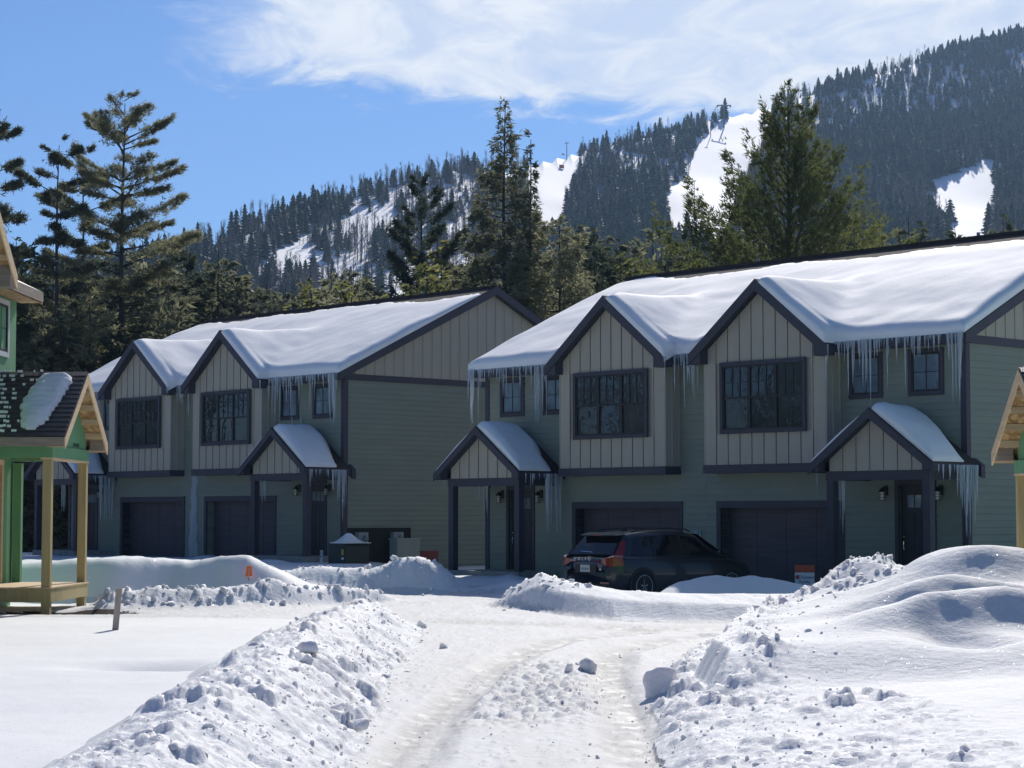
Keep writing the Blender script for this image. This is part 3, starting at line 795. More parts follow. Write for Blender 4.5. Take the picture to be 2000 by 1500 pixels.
def duplex(label, loc, rz, seed=0, done=True, want=None):
    rng = np.random.RandomState(100 + seed)
    P = thing('duplex_house', label, 'house', loc, rz)
    tr = M['trim'] if done else M['lumber']; wl = M['siding'] if done else M['zip']; bt = M['batten'] if done else M['zip']
    rf = M['trim'] if done else M['osb']; sh = M['shingle'] if done else M['shingle_blk']
    fas = M['trim'] if done else M['lumber_grey']
    core = M['dark_wall'] if done else M['zip']
    # walls: a solid core, and in front of it a layer pierced by the openings
    c = MB(); c.box(-W_ + .02, -.02, .36, D_, -.3, 6.0)
    holes = [(a, b, -.3, 2.12) for a, b in GAR] + [(a, b, .35, 2.67) for a, b in DOR]
    lev = sorted({-.3, .35, 2.12, 2.67, 6.0})
    for z0, z1 in zip(lev[:-1], lev[1:]):
        hs = sorted((a, b) for a, b, h0, h1 in holes if h0 < (z0 + z1) / 2 < h1); x = -W_ + .02
        for a, b in hs + [(-.02, None)]:
            if a > x: c.box(x, a, .02, .36, z0, z1)
            x = b
    c.ob('wall', wl if done else M['zip'], P)
    # attic
    g = MB(); g.prism([(.02, 6.0), (D_ - .02, 6.0), (D_ - .02, 6.21), (D_ / 2, 6.21 + SL * (D_ / 2 - .02)), (.02, 6.21)], 'x', -W_ + .02, -.02)
    g.ob('gable_wall', bt, P)
    # lap siding, board by board
    if done:
        ex = .165; z = .0; k = 0
        cuts = [(a - .13, b + .13, -.3, 2.26) for a, b in GAR] + [(a - .08, b + .08, .35, 2.77) for a, b in DOR] + [(a + .03, b - .03, 4.84, 5.90) for a, b in SMW] \
            + [(b - BH - .02, b + BH + .02, 3.02, 6.2) for b in BAY]
        while z < 5.98:
            z1 = min(z + ex, 6.0); x = -W_
            for a, b in sorted((a, b) for a, b, h0, h1 in cuts if h0 < z + .08 < h1) + [(0, None)]:
                if a > x + .02: box('siding_board', P, M['siding'], x, a, -.002, .018, z - .01, z1 + .012, rot=(-.12, 0, 0))
                x = b
            z = z1
        for uu, sg in ((.0, 1),) + (((-W_, -1),) if seed else ()):
            z = 0
            while z < 5.98:
                z1 = min(z + ex, 6.0)
                box('siding_board', P, M['siding'], uu - .018 if sg > 0 else uu, uu + .002 if sg > 0 else uu + .02, 0.0, D_, z - .01, z1 + .012, rot=(0, -.12 * sg, 0))
                z = z1
        boards(P, M['batten'], [.03 + k * .411 for k in range(32)], 6.205, lambda v: Z0R - .26 + SL * min(v, D_ - v), -.015, .022, D_ / 2, axis='x')
    else:
        z = 0
        for zz in range(3):
            for k in range(int(D_ / 1.22)):
                box('sheathing_panel', P, M['zip'], -.025, .0, k * 1.22 + .004, (k + 1) * 1.22 - .004, zz * 2.0 + .004, zz * 2.0 + 1.996)
            for k in range(13):
                a = -W_ + k * 1.29
                if zz > 0 and not any(b - BH - 1.2 < a < b + BH for b in BAY):
                    box('sheathing_panel', P, M['zip'], a + .004, a + 1.286, -.004, .018, max(2.75, zz * 2.0) + .004, zz * 2.0 + 1.996)
        for zz in (4.0,):
            box('seam_tape', P, M['tape'], -.30, .0, -.010, -.005, zz - .05, zz + .05); box('seam_tape', P, M['tape'], .001, .004, 0, 3, zz - .05, zz + .05)
    # main roof
    zr = Z0R + SL * D_ / 2
    def roof_slab(name, sgn, m, t0, t1, par):
        y0 = -.45 if sgn > 0 else D_ + .45
        zf = lambda y: Z0R + SL * (y if sgn > 0 else D_ - y)
        pl = [(y0, zf(y0) - t0), (D_ / 2, zr - t0), (D_ / 2, zr - t1), (y0, zf(y0) - t1)]
        return MB().prism(pl, 'x', -W_ - .30, .30).ob(name, m, par)
    for s_ in (1, -1):
        r_ = roof_slab('roof', s_, rf, .035, .25, P)
        roof_slab('shingle_layer', s_, sh, 0, .035, r_)
    box('ridge_cap', P, sh, -W_ - .31, .31, D_ / 2 - .16, D_ / 2 + .16, zr - .07, zr + .015)
    if done:
        for vx in (-4.3, -12.2):
            MB().lathe([(.05, -.3), (.05, .32)], (vx, D_ / 2 + .6, zr - .1), 8).ob('vent_pipe', M['grey_metal'], P)
    # eave: fascia and soffit, between the bays
    segs = [(-W_ - .30, BAY[1] - 2.28), (BAY[1] + 2.28, BAY[0] - 2.28), (BAY[0] + 2.28, .30)]
    for a, b in segs:
        box('fascia', P, fas, a, b, -.475, -.452, 6.0, 6.20)
        box('soffit', P, rf, a + .01, b - .01, -.45, -.004, 5.985, 6.01)
    # rake boards and band on the gable ends
    for uu in (.30, -W_ - .325):
        for sg in (1, -1):
            y0, y1 = (-.45, D_ / 2) if sg > 0 else (D_ + .45, D_ / 2)
            z0, z1 = Z0R + SL * -.45, zr
            pl = [(y0, z0 - .02), (y1, z1 - .02), (y1, z1 - .30), (y0, z0 - .26)]
            MB().prism(pl, 'x', uu, uu + .025).ob('rake_board', fas if done else M['lumber'], P)
    if done:
        box('band_board', P, tr, .0, .035, .0, D_, 6.0, 6.20)
        for a in (0, -W_):
            s1 = 1 if a == 0 else -1
            MB().box(min(a, a - s1 * .13), max(a, a - s1 * .13), -.035, 0, 0, 5.99).box(min(a + .002 * s1, a + .035 * s1), max(a + .002 * s1, a + .035 * s1), -.035, .13, 0, 5.99).ob('corner_board', tr, P)
    # small windows
    def window(u0, u1, z0, z1, v, n, pane_m, cols, fr, depth=.04):
        f = MB(); t = .10
        f.box(u0, u0 + t, v - depth, v, z0, z1); f.box(u1 - t, u1, v - depth, v, z0, z1)
        f.box(u0 + t, u1 - t, v - depth, v, z1 - t, z1); f.box(u0 + t, u1 - t, v - depth, v, z0, z0 + t)
        wnd = f.ob('window', fr, P); a = u0 + t; wd = (u1 - u0 - 2 * t) / n; zm = (z0 + z1) / 2
        for k in range(n):
            x0 = a + k * wd; x1 = x0 + wd
            s = MB(); e = .045
            s.box(x0, x0 + e, v - .028, v + .03, z0 + t, z1 - t).box(x1 - e, x1, v - .028, v + .03, z0 + t, z1 - t)
            s.box(x0 + e, x1 - e, v - .028, v + .03, z1 - t - e, z1 - t).box(x0 + e, x1 - e, v - .028, v + .03, z0 + t, z0 + t + e)
            if n > 1: s.box(x0 + e, x1 - e, v - .026, v + .03, zm - .025, zm + .025)
            s.ob('sash', M['black'], wnd)
            if n > 1:
                box('pane', wnd, pane_m[k % len(pane_m)], x0 + e, x1 - e, v + .004, v + .012, zm + .025, z1 - t - e, rot=(rng.uniform(-.01, .01), 0, rng.uniform(-.012, .012)))
                box('pane', wnd, M['glass'], x0 + e, x1 - e, v + .016, v + .022, z0 + t + e, zm - .025, rot=(rng.uniform(-.01, .01), 0, rng.uniform(-.012, .012)))
                zz = (zm + z1 - t - e) / 2
                mm = MB().box(x0 + e, x1 - e, v - .012, v + .003, zz - .008, zz + .008)
                for c_ in range(1, cols): xx = x0 + e + (wd - 2 * e) * c_ / cols; mm.box(xx - .008, xx + .008, v - .013, v + .002, zm + .02, z1 - t - e)
                mm.ob('muntin', M['black'], wnd)
            else:
                box('pane', wnd, pane_m[k % len(pane_m)], x0 + e, x1 - e, v + .004, v + .012, z0 + t + e, z1 - t - e, rot=(rng.uniform(-.01, .01), 0, rng.uniform(-.012, .012)))
                mm = MB().box(x0 + e, x1 - e, v - .012, v + .003, zm - .008, zm + .008)
                for c_ in range(1, cols): xx = x0 + e + (wd - 2 * e) * c_ / cols; mm.box(xx - .008, xx + .008, v - .013, v + .002, z0 + t + e, z1 - t - e)
                mm.ob('muntin', M['black'], wnd)
        return wnd
    for i, (a, b) in enumerate(SMW):
        window(a, b, 4.80, 5.93, 0.0, 1, [M['glass_pale'] if i < 2 or i == 3 else M['glass_pale']], 2, tr if done else M['white'])
    # bays with their cross gables
    zA = 7.93
    for bi, uc in enumerate(BAY):
        dz = lambda x: zA - .79 * abs(x)
        body = MB().prism([(uc - BH, 3.04), (uc + BH, 3.04), (uc + BH, dz(BH) - .20), (uc, zA - .20), (uc - BH, dz(BH) - .20)], 'y', -.55, 2.5)
        by = body.ob('bay', bt, P)
        if done:
            n = 10
            boards(by, bt, [uc - BH + 2 * BH * k / n for k in range(n + 1)], 3.232, lambda x: dz(x - uc) - .215, -.590, -.545, uc, (uc - 1.41, uc + 1.41, 4.035, 5.855))
            for sx in (-1, 1): 
                for vv in (-.57, -.30, -.03): box('batten', by, bt, uc + sx * (BH + .008) - .016, uc + sx * (BH + .008) + .016, vv - .018, vv + .018, 3.235, 6.1)
            MB().box(uc - BH - .04, uc + BH + .04, -.625, .0, 3.02, 3.23).ob('bay_skirt', tr, by)
        window(uc - 1.41, uc + 1.41, 4.02, 5.87, -.625, 3, [M['glass'], M['glass']], 3, tr if done else M['white'], .045)
        ov = 2.28
        for sg in (1, -1):
            def sl(t0, t1, y0, y1): return MB().prism([(uc, zA - t0), (uc + sg * ov, zA - .79 * ov - t0), (uc + sg * ov, zA - .79 * ov - t1), (uc, zA - t1)], 'y', y0, y1)
            dr_ = sl(.03, .19, -.90, 3.1).ob('bay_roof', rf, P)
            sl(0, .03, -.91, 3.2).ob('shingle_layer', sh, dr_)
            sl(.02, .30, -.93, -.902).ob('rake_board', fas if done else M['lumber'], dr_)
            x0, x1 = sorted((uc + sg * (BH + .02), uc + sg * ov))
            MB().prism([(uc + sg * (BH + .02), zA - .79 * BH - .19), (uc + sg * ov, zA - .79 * ov - .19), (uc + sg * ov, 5.86), (uc + sg * (BH - .12), 5.86), (uc + sg * (BH - .12), zA - .79 * BH - .08)], 'y', -.90, -.585).ob('cornice_return', fas, dr_)
            if not done:
                for k in range(5):
                    xx = uc + sg * (.4 + .42 * k); zz = zA - .79 * abs(xx - uc)
                    box('lookout', dr_, M['lumber'], xx - .02, xx + .02, -.90, -.552, zz - .30, zz - .19)
    # garage doors
    for gi, (a, b) in enumerate(GAR):
        if done:
            gd = MB().box(a, b, .30, .34, .0, 2.12).ob('garage_door', M['garage'], P)
            for r_ in range(4):
                for c_ in range(4):
                    x0 = a + (b - a) * c_ / 4; x1 = a + (b - a) * (c_ + 1) / 4
                    box('panel', gd, M['garage'], x0 + .012, x1 - .012, .292, .30, r_ * .53 + .012, r_ * .53 + .518)
            MB().box(a - .14, a, -.04, .30, 0, 2.12).box(b, b + .14, -.04, .30, 0, 2.12).box(a - .14, b + .14, -.045, .30, 2.12, 2.30).ob('garage_trim', tr, P)
        else:
            box('boarded_opening', P, M['osb'], a, b, .20, .22, 0, 2.12)
    # front doors
    for a, b in DOR:
        d = MB().box(a, b, .10, .14, .36, 2.67).ob('front_door', M['door'], P)
        for k in range(3):
            x0 = a + .17 + k * (b - a - .34) / 3
            box('door_lite', d, M['glass_pale'], x0 + .02, x0 + (b - a - .34) / 3 - .02, .092, .10, 2.12, 2.42)
            box('door_plank', d, M['door'], x0 + .015, x0 + (b - a - .34) / 3 - .015, .090, .10, .55, 1.98)
        MB().lathe([(.03, 0), (.03, -.05), (.018, -.06)], (a + .09, .10, 1.42), 8, 'y').tube([(a + .09, .05, 1.30), (a + .09, .03, 1.22), (a + .09, .05, 1.10)], .012, 5).ob('handle', M['chrome'], d)
        MB().box(a - .10, a, -.04, .14, .36, 2.67).box(b, b + .10, -.04, .14, .36, 2.67).box(a - .10, b + .10, -.045, .14, 2.67, 2.77).ob('door_trim', tr, P)
    # porches
    for pi_, uc in enumerate(PORCH):
        zp = 4.46; ov = 1.80; f0 = -1.80; f1 = -.003
        porch = MB().prism([(uc - 1.42, 2.985), (uc + 1.42, 2.985), (uc + 1.42, zp - .73 * 1.42 - .17), (uc, zp - .17), (uc - 1.42, zp - .73 * 1.42 - .17)], 'y', -1.47, -.005).ob('porch_gable', bt, P)
        if done:
            boards(porch, bt, [uc - 1.40 + .40 * k for k in range(8)], 2.987, lambda x: zp - .73 * abs(x - uc) - .18, -1.505, -1.465, uc)
        bm_ = MB().box(uc - 1.5, uc + 1.5, -1.52, -1.30, 2.76, 2.98).box(uc - 1.5, uc - 1.3, -1.30, -.002, 2.765, 2.975).box(uc + 1.3, uc + 1.5, -1.30, -.002, 2.765, 2.975).ob('porch_beam', tr if done else M['zip'], P)
        MB().box(uc - 1.3, uc + 1.3, -1.30, -.003, 2.90, 2.93).ob('porch_ceiling', rf, P)
        if not done: box('beam_edge', bm_, M['lumber'], uc - 1.5, uc + 1.5, -1.525, -1.30, 2.725, 2.76)
        pw = .2 if done else .16
        for sx in (-1, 1):
            x0, x1 = sorted((uc + sx * 1.49, uc + sx * (1.49 - pw)))
            box('porch_post', P, tr if done else M['post_wood'], x0, x1, -1.50, -1.50 + pw, .35 if done else -.15, 2.76 if done else 2.725)
            if not done: MB().lathe([(.15, -.6), (.14, -.15)], ((x0 + x1) / 2, -1.42, 0), 12).ob('footing', M['concrete'], P)
        if not done and pi_ == 0:
            box('porch_post', P, M['zip'], uc - 1.49, uc - 1.33, -.20, -.04, .35, 2.725)
            box('porch_post', P, M['zip'], uc + 1.33, uc + 1.49, -.20, -.04, .35, 2.725)
        if done:
            MB().box(uc - 1.5, uc + 1.5, -1.55, -.01, -.2, .35).ob('porch_slab', M['concrete'], P)
        else:
            for k in range(11): box('deck_board', P, M['lumber'], uc - 1.52, uc + 1.52, -1.54 + k * .14, -1.54 + k * .14 + .13, .325, .355)
            MB().box(uc - 1.5, uc + 1.5, -1.525, -1.49, .08, .32).box(uc - 1.5, uc - 1.46, -1.49, 0, .08, .32).box(uc + 1.46, uc + 1.5, -1.49, 0, .08, .32).ob('deck_rim', M['post_wood'], P)
        for sg in (1, -1):
            def sl(t0, t1, y0, y1, o=ov, i=0): return MB().prism([(uc + sg * i, zp - .73 * i - t0), (uc + sg * o, zp - .73 * o - t0), (uc + sg * o, zp - .73 * o - t1), (uc + sg * i, zp - .73 * i - t1)], 'y', y0, y1)
            pr = sl(.03, .17, f0, f1).ob('porch_roof', rf, P)
            sl(0, .03, f0 - .01, f1).ob('shingle_layer', sh, pr)
            sl(.02, .24, f0 - .03, f0 - .002).ob('rake_board', fas if done else M['lumber'], pr)
            MB().prism([(uc + sg * 1.50, 2.98), (uc + sg * 1.50, zp - .73 * 1.5 - .17), (uc + sg * ov, zp - .73 * ov - .17), (uc + sg * ov, 2.98)], 'y', f0, -1.53).ob('cornice_return', fas, pr)
            x0, x1 = sorted((uc + sg * 1.785, uc + sg * 1.81)); box('fascia', pr, fas, x0, x1, f0, f1, zp - .73 * ov - .19, zp - .73 * ov - .02)
            x0, x1 = sorted((uc + sg * 1.502, uc + sg * 1.785)); box('soffit', pr, rf, x0, x1, -1.525, f1, 2.985, 3.0)
            if not done:
                for k in range(5):
                    xx = uc + sg * (.25 + .36 * k); zz = zp - .73 * abs(xx - uc)
                    box('lookout', pr, M['lumber'], xx - .02, xx + .02, f0, -1.472, zz - .28, zz - .17)
            out = (pi_ == 0 and sg > 0) or (pi_ == 1 and sg < 0)
            if done and out: sl(.0, .30, .042, .20, ov + .06, 1.62).ob('eave_stub', fas, pr)
            if not done:   # shingles, course by course
                n = 14; L = ov / n
                for r_ in range(n):
                    x0 = r_ * L; x1 = x0 + L * 1.12
                    for k in range(6):
                        y0 = f0 + .3 * k + (.15 if r_ % 2 else 0); y1 = min(y0 + .295, f1)
                        if k == 0: y0 = f0 - .01
                        pl = [(uc + sg * x0, zp - .73 * x0 + .004), (uc + sg * x1, zp - .73 * x1 + .024), (uc + sg * x1, zp - .73 * x1 + .002), (uc + sg * x0, zp - .73 * x0 + .001)]
                        MB().prism(pl, 'y', y0, y1).ob('shingle', sh, pr)
        # snow on the porch roof
        if done:
            nz = 3 * pi_ + 7 * seed
            def T(U, V_, uc=uc, nz=nz):
                x = U - uc; d = np.minimum.reduce([V_ + 1.79, ov - .02 - np.abs(x)])
                back = -.06 - .42 * sst(np.abs(x), .5, 1.8) - V_ + .10 * fbm(U * 3, V_, 2, nz)
                base = np.where(x > 0, .30, .17) * (1 + .35 * fbm(U * 1.4, V_ * 1.4, 3, nz)) * (1 - .35 * sst(np.abs(x), .9, 1.8))
                return base * (.35 + .65 * np.sqrt(sst(d, -.02, .30))) * np.sqrt(sst(back, 0, .35)) * (d > -.001)
            def S(U, V_, uc=uc): return zp - .73 * np.abs(U - uc)
            def S2(U, V_, uc=uc): return zp - .73 * (np.sqrt((U - uc) ** 2 + .09) - .05)
            snow_sheet('roof_snow', P, uc - 1.82, uc + 1.82, -1.80, -.02, .05, S, T, S2=S2)
            sidez = zp - .73 * 1.8 - .05
            icicles(P, rng, [(-.75, -.12, 32, .80, .5, .042), (-1.7, -.75, 12, .26, .4, .026)], uc + 1.83, sidez, 'y')
            icicles(P, rng, [(-1.5, -.2, 9, .25, .5, .02)], uc - 1.83, sidez, 'y')
            if pi_ == 1: icicles(P, rng, [(uc - 1.18, uc - .80, 8, .75, .45, .042)], -.6, 2.9)
            else: icicles(P, rng, [(uc - 1.30, uc - 1.15, 4, .8, .3, .035)], -1.2, 2.76)
    # lanterns
    if done:
        for x in LAMP:
            l = MB().box(x - .055, x + .055, -.03, 0, 2.42, 2.66).tube([(x, -.03, 2.60), (x, -.16, 2.60)], .018, 6).lathe([(.02, .10), (.10, .02), (.10, 0)], (x, -.16, 2.50), 10).ob('wall_lantern', M['black'], P)
            MB().lathe([(.055, 0), (.065, .20)], (x, -.16, 2.30), 10).ob('lamp_glass', M['lamp_glass'], l)
            c_ = MB()
            for zz in (2.29, 2.36, 2.43, 2.49): c_.lathe([(.078, 0), (.078, .014)], (x, -.16, zz), 10)
            c_.ob('lamp_cage', M['black'], l)
    # snow on the main roof and bays
    if done:
        se = 20 + seed * 9
        def mainz(V_): return Z0R + SL * V_
        def bayz(U): return np.maximum.reduce([zA - .79 * np.abs(U - c0) for c0 in BAY])
        def inb(U): return np.minimum.reduce([np.abs(U - c0) for c0 in BAY]) < 2.28
        def S(U, V_): return np.where(inb(U), np.where(V_ < -.46, bayz(U), np.maximum(mainz(V_), bayz(U))), mainz(V_))
        def S2(U, V_):
            a = mainz(V_); b_ = np.maximum.reduce([zA - .79 * (np.sqrt((U - c0) ** 2 + .05) - .04) for c0 in BAY])
            sm = (a + b_ + np.sqrt((a - b_) ** 2 + .12)) / 2 - .02
            return np.where(V_ < -.46, np.where(b_ > a, b_ * .5 + sm * .5, sm), sm)
        def T(U, V_):
            du = np.minimum(U + W_ + .32, .32 - U); nb = np.minimum.reduce([np.abs(U - c0) for c0 in BAY])
            tab = V_ < -.49
            dm = np.minimum(V_ + .50, du)
            db = np.minimum.reduce([V_ + .93, 2.30 - nb, du])
            d = np.where(nb < 2.30, np.where(tab, db, np.maximum(dm, db)), dm)
            side = np.minimum.reduce([np.where(np.abs(U - c0) < 2.3, U - c0, 9) for c0 in BAY])
            base = .28 + .16 * fbm(U * .45, V_ * .5, 3, se) + .03 * fbm(U * 1.6, V_ * 1.2, 3, se + 3)
            base = base * (1 - .45 * sst(V_, 2, 5.5))
            rid = sst(6.12 - V_ + 1.5 * fbm(U * .33, V_ * .2, 3, se + 5) + .35 * fbm(U * 2.5, V_ * 3, 3, se + 6), -.1, .55)
            t = base * (.60 + .40 * np.sqrt(sst(d, -.01, .26))) * rid * (1 - .75 * sst(V_, 4.6, 6.15)) * (d > -.001)
            bare = sst(-side, -.22, -.06) * (1 - sst(V_, -.75, -.45)) * (np.abs(side) < 5)
            t = t * (1 - bare)
            lf = 1 - .35 * sst(-side, -.3, .5) * (nb < 2.28) * (1 - sst(V_, 0, 1.6)) * (np.abs(side) < 5)
            return np.where(t < .02, 0, t * lf)
        snow_sheet('roof_snow', P, -W_ - .31, .31, -.93, 6.25, .075, S, T, S2=S2)
        # exposed crust and slush near the ridge
        ei = -.50
        runs = [(-3.45, -2.2, 34, .60, .55, .042), (-2.2, -1.0, 20, .36, .5, .032), (-1.0, -.15, 14, .30, .5, .028), (-.14, .26, 14, .85, .45, .044),
                (-8.85, -7.95, 16, .50, .5, .034), (-8.25, -8.0, 2, 1.2, .1, .048),
                (-W_ - .28, -W_ + .1, 18, .65, .5, .040), (-16.6, -14.6, 36, .32, .5, .028), (-14.6, -13.35, 20, .66, .6, .038)]
        icicles(P, rng, runs, ei, 6.20)
        icicles(P, rng, [(uc + 2.2, uc + 2.32, 3, .55, .4, .035) for uc in BAY] + [(uc - 2.34, uc - 2.25, 3, .7, .4, .035) for uc in BAY], -.88, 6.12)
        # thin fringe between, too fine to pick apart
        f_ = MB()
        for a, b, n in ((-3.4, .3, 90), (-8.8, -8.0, 24), (-W_ - .3, -13.4, 100)):
            for _ in range(n):
                x = rng.uniform(a, b); l = rng.exponential(.10) + .04; r_ = .012
                f_.add([(x - r_, -.49, 6.2), (x + r_, -.49, 6.2), (x, -.51 + r_, 6.2), (x, -.5, 6.2 - min(l, .4))], [(0, 1, 3), (1, 2, 3), (2, 0, 3)])
        f_.ob('icicle_fringe', M['ice'], P, kind='stuff')
        # frozen melt water on the wall between the garages
        if seed:
            b_ = MB(); n = 26
            prof = [(-8.42 + .05 * math.sin(i * .9), .15 + .16 * (i / n) + rng.uniform(-.03, .05), 3.0 - i * 3.0 / n, .03 + .10 * (i / n)) for i in range(n + 1)]
            for i, (x, wd, z, th) in enumerate(prof):
                for j in range(7):
                    a = math.pi * j / 6; b_.v.append((x + wd * math.cos(a) * rng.uniform(.85, 1.1), -.02 - th * math.sin(a) * rng.uniform(.7, 1.2), z))
            for i in range(n):
                for j in range(6): q = i * 7 + j; b_.f.append((q, q + 1, q + 8, q + 7))
            b_.ob('frozen_drip', M['ice'], P, True)
            for x, l in ((-2.20, 1.1), (-2.7, 1.0)):
                b_ = MB().tube([(x + rng.uniform(-.02, .02), -.05, 4.9 - k * l / 6) for k in range(7)], [.02 + .008 * rng.rand() for _ in range(7)], 5)
                b_.ob('frozen_drip', M['ice'], P, True)
        else:
            b_ = MB()
            for x in (-8.50, -8.42, -8.33): b_.tube([(x + rng.uniform(-.02, .02), -.06, 1.55 - k * .2) for k in range(7)], [.02 + .012 * rng.rand() for _ in range(7)], 5)
            b_.ob('frozen_drip', M['ice'], P, True)
            b_ = MB()
            for k in range(16):
                z = 5.6 - k * .24; b_.tube([(-8.13 + rng.uniform(-.01, .01), -.03, z), (-8.13, -.04, z - rng.uniform(.08, .2))], [.014, .006], 5)
            b_.ob('frozen_drip', M['ice'], P, True)
    return P


ROT = math.atan2(-math.cos(R(43.1)), math.sin(R(43.1)))
house_b = duplex('sage green duplex on the right, with the dark car parked before its garage', (10.7, 48.0, 0), ROT, 0)
house_a = duplex('sage green duplex on the left, set farther back, meters on its side wall', (-5.39, 65.5, .28), ROT, 1)
# unfinished duplexes face the road from both sides
house_l = duplex('unfinished house at the left edge, green sheathing and a black shingled porch roof', (-10.0, 40.95, .25), R(90 - 1.2), 2, False)
house_r = duplex('unfinished house at the right edge, only its bare wood porch gable showing', (10.33, 17.9, -.12), R(-90 + 1.0), 3, False)
P = house_l
# snow left on its porch roof: a slab and thin lines
zp = 4.46; uc = PORCH[0]
def T(U, V_):
    # U is along the slope fall, V_ across it
    x = uc - U; a = np.interp(x, [.12, .30, 1.0, 1.6, 1.68], [-1.05, -.95, -.80, -.98, -1.1]); 
    b = np.interp(x, [.12, .25, .8, 1.45, 1.68], [-1.0, -1.58, -1.50, -1.36, -1.2])
    rip = .12 * np.abs(((x * 7.6 + 2 * fbm(V_ * 2, x * 2, 2, 5)) % 1) - .5) * (1 + fbm(x * 6, V_ * 3, 2, 6))
    d = np.minimum.reduce([a + rip - V_, V_ - b + rip, x - .12, 1.66 - x])
    return np.where(d > 0, .13 * np.sqrt(sst(d, -.03, .22)) * (1 + .12 * np.sin(x * 7.6 * 6.283) + .6 * fbm(x * 3, V_ * 4, 3, 8)) + .02, 0)
snow_sheet('roof_snow', P, uc - 1.75, uc, -1.78, 0, .03, lambda U, V_: zp - .73 * np.abs(U - uc) + .01, T)
rng = np.random.RandomState(4)
b_ = MB()
for r_ in range(14):
    for k in range(7):
        v = rng.normal(-.38 - .05 * (r_ - 7) * .6, .10) if k < 4 else rng.uniform(-.95, -.02); l = rng.uniform(.03, .16); x = (r_ + .05) * 1.8 / 14 + rng.uniform(-.01, .01)
        z = zp - .73 * x + .03
        b_.box(uc - x - rng.uniform(.012, .035), uc - x, min(v, -.08), min(v, -.08) + l * .6, z - .035, z + .012)
b_.ob('snow_streak', M['roof_snow'], P)
text('sheathing_print', 'ZIP SYSTEM', .10, M['ink'], P, (PORCH[0] + .55, -1.478, 3.02), (R(90), 0, 0))
P = house_r
text('sheathing_print', 'ZIP', .30, M['ink'], P, (PORCH[1] + -.25 - .3, -1.475, 3.14), (R(90), 0, 0))
snow_sheet('roof_snow', P, PORCH[1] - 0.02, PORCH[1] + 1.7, -1.6, -.1, .06, lambda U, V_: 4.46 - .73 * np.abs(U - PORCH[1]) + .02,
           lambda U, V_: .22 * np.sqrt(sst(np.minimum.reduce([V_ + 1.55, -.12 - V_, U - PORCH[1] - .05, PORCH[1] + 1.66 - U]), 0, .3)))

# ================================================================ METERS, CABINET, SIGNS
P = house_a
box('meter_board', P, M['dark_wall'], .022, .05, .14, 2.77, -.2, 1.24)
for v in (.62, 2.10):
    mb_ = box('meter_box', P, M['grey_metal'], .05, .24, v - .20, v + .20, .45, 1.10)
    MB().lathe([(.10, 0), (.11, .03), (.085, .10), (.05, .12)], (.24, v + .06, .90), 14, 'x').ob('meter_dial', M['lamp_glass'], P)
u = thing('heat_pump', 'pale slatted outdoor unit under the right hand electric meter', 'heat pump', tuple(house_a.matrix_basis @ Vector((.36, 2.25, -.1))), ROT)
MB().box(-.2, .2, -.48, .48, 0, .95).ob('cabinet', M['pale_vinyl'], u)
MB().box(-.23, .23, -.50, .50, .95, 1.0).ob('lid', M['pale_vinyl'], u)
for k in range(14): box('slat', u, M['pale_vinyl'], .20, .215, -.45, .45, .08 + k * .06, .115 + k * .06)
p = pix(664, 1108, z=.32)
u = thing('utility_cabinet', 'dark green utility cabinet with a cap of snow before the left duplex', 'utility cabinet', (p.x - .1, p.y, gh(p.x, p.y) - .08), ROT)
MB().prism([(-.42, 0), (.42, 0), (.42, .62), (.30, .72), (-.42, .72)], 'y', 0, .95).ob('body', M['green_box'], u)
box('door', u, M['green_box'], -.38, .38, -.012, 0, .06, .60)
box('warning_label', u, mat('yellow_label', (.45, .38, .03), .5), .24, .36, -.016, -.012, .34, .52)
box('number_label', u, M['white'], .24, .37, -.016, -.012, .20, .27)
snow_sheet('snow_cap', u, -.30, .45, -.05, 1.0, .04, lambda U, V_: .70 + 0 * U, lambda U, V_: .30 * np.exp(-((U - .05) / .22) ** 2 - ((V_ - .42) / .33) ** 2) + .02)
p = pix(628, 1108, z=.30)
u = thing('marker_post', 'short white marker post with black figures left of the cabinet', 'marker post', (p.x, p.y, gh(p.x, p.y) - .1), ROT)
box('post', u, M['white'], -.05, .05, -.02, .02, 0, .5)
text('figures', '8\n0', .11, M['ink'], u, (0, -.022, .38), (R(90), 0, 0))
p = pix(838, 1100, Y=58)
u = thing('red_board', 'dull red board on edge behind the snow pile', 'board', (p.x, p.y, 0), R(-20))
MB().box(-.27, .27, -.03, .03, .2, .90).ob('board', M['red'], u)
box('cap_strip', u, M['red'], -.28, .28, -.04, .04, .88, .92)
# wooden stake
p = pix(225, 1240, z=.2); zg = gh(p.x, p.y)
MB().prism([(-.045, -.3), (.045, -.3), (.05, .60), (-.04, .60)], 'y', -.02, .02).ob('stake', M['stake'], None, loc=(p.x, p.y, zg), rot=(0, R(4), R(10)), label='grey wooden stake leaning in the smooth snow at the left', cat='stake')
# orange marker
p = pix(486, 1152, z=.35); zg = gh(p.x, p.y)
u = thing('marker_flag', 'small orange marker on a thin stick in the broken snow', 'marker', (p.x, p.y, zg - .05), 0)
MB().tube([(0, 0, -.2), (0, 0, .30)], .012, 6).ob('stick', M['stake'], u)
MB().add([(-.07, 0, .14), (.07, 0, .14), (.05, 0, .36), (-.05, 0, .36), (-.07, .03, .14), (.07, .03, .14), (.05, .03, .36), (-.05, .03, .36)],
         [(0, 1, 2, 3), (7, 6, 5, 4), (0, 4, 5, 1), (1, 5, 6, 2), (2, 6, 7, 3), (3, 7, 4, 0)]).ob('flag', M['orange'], u)
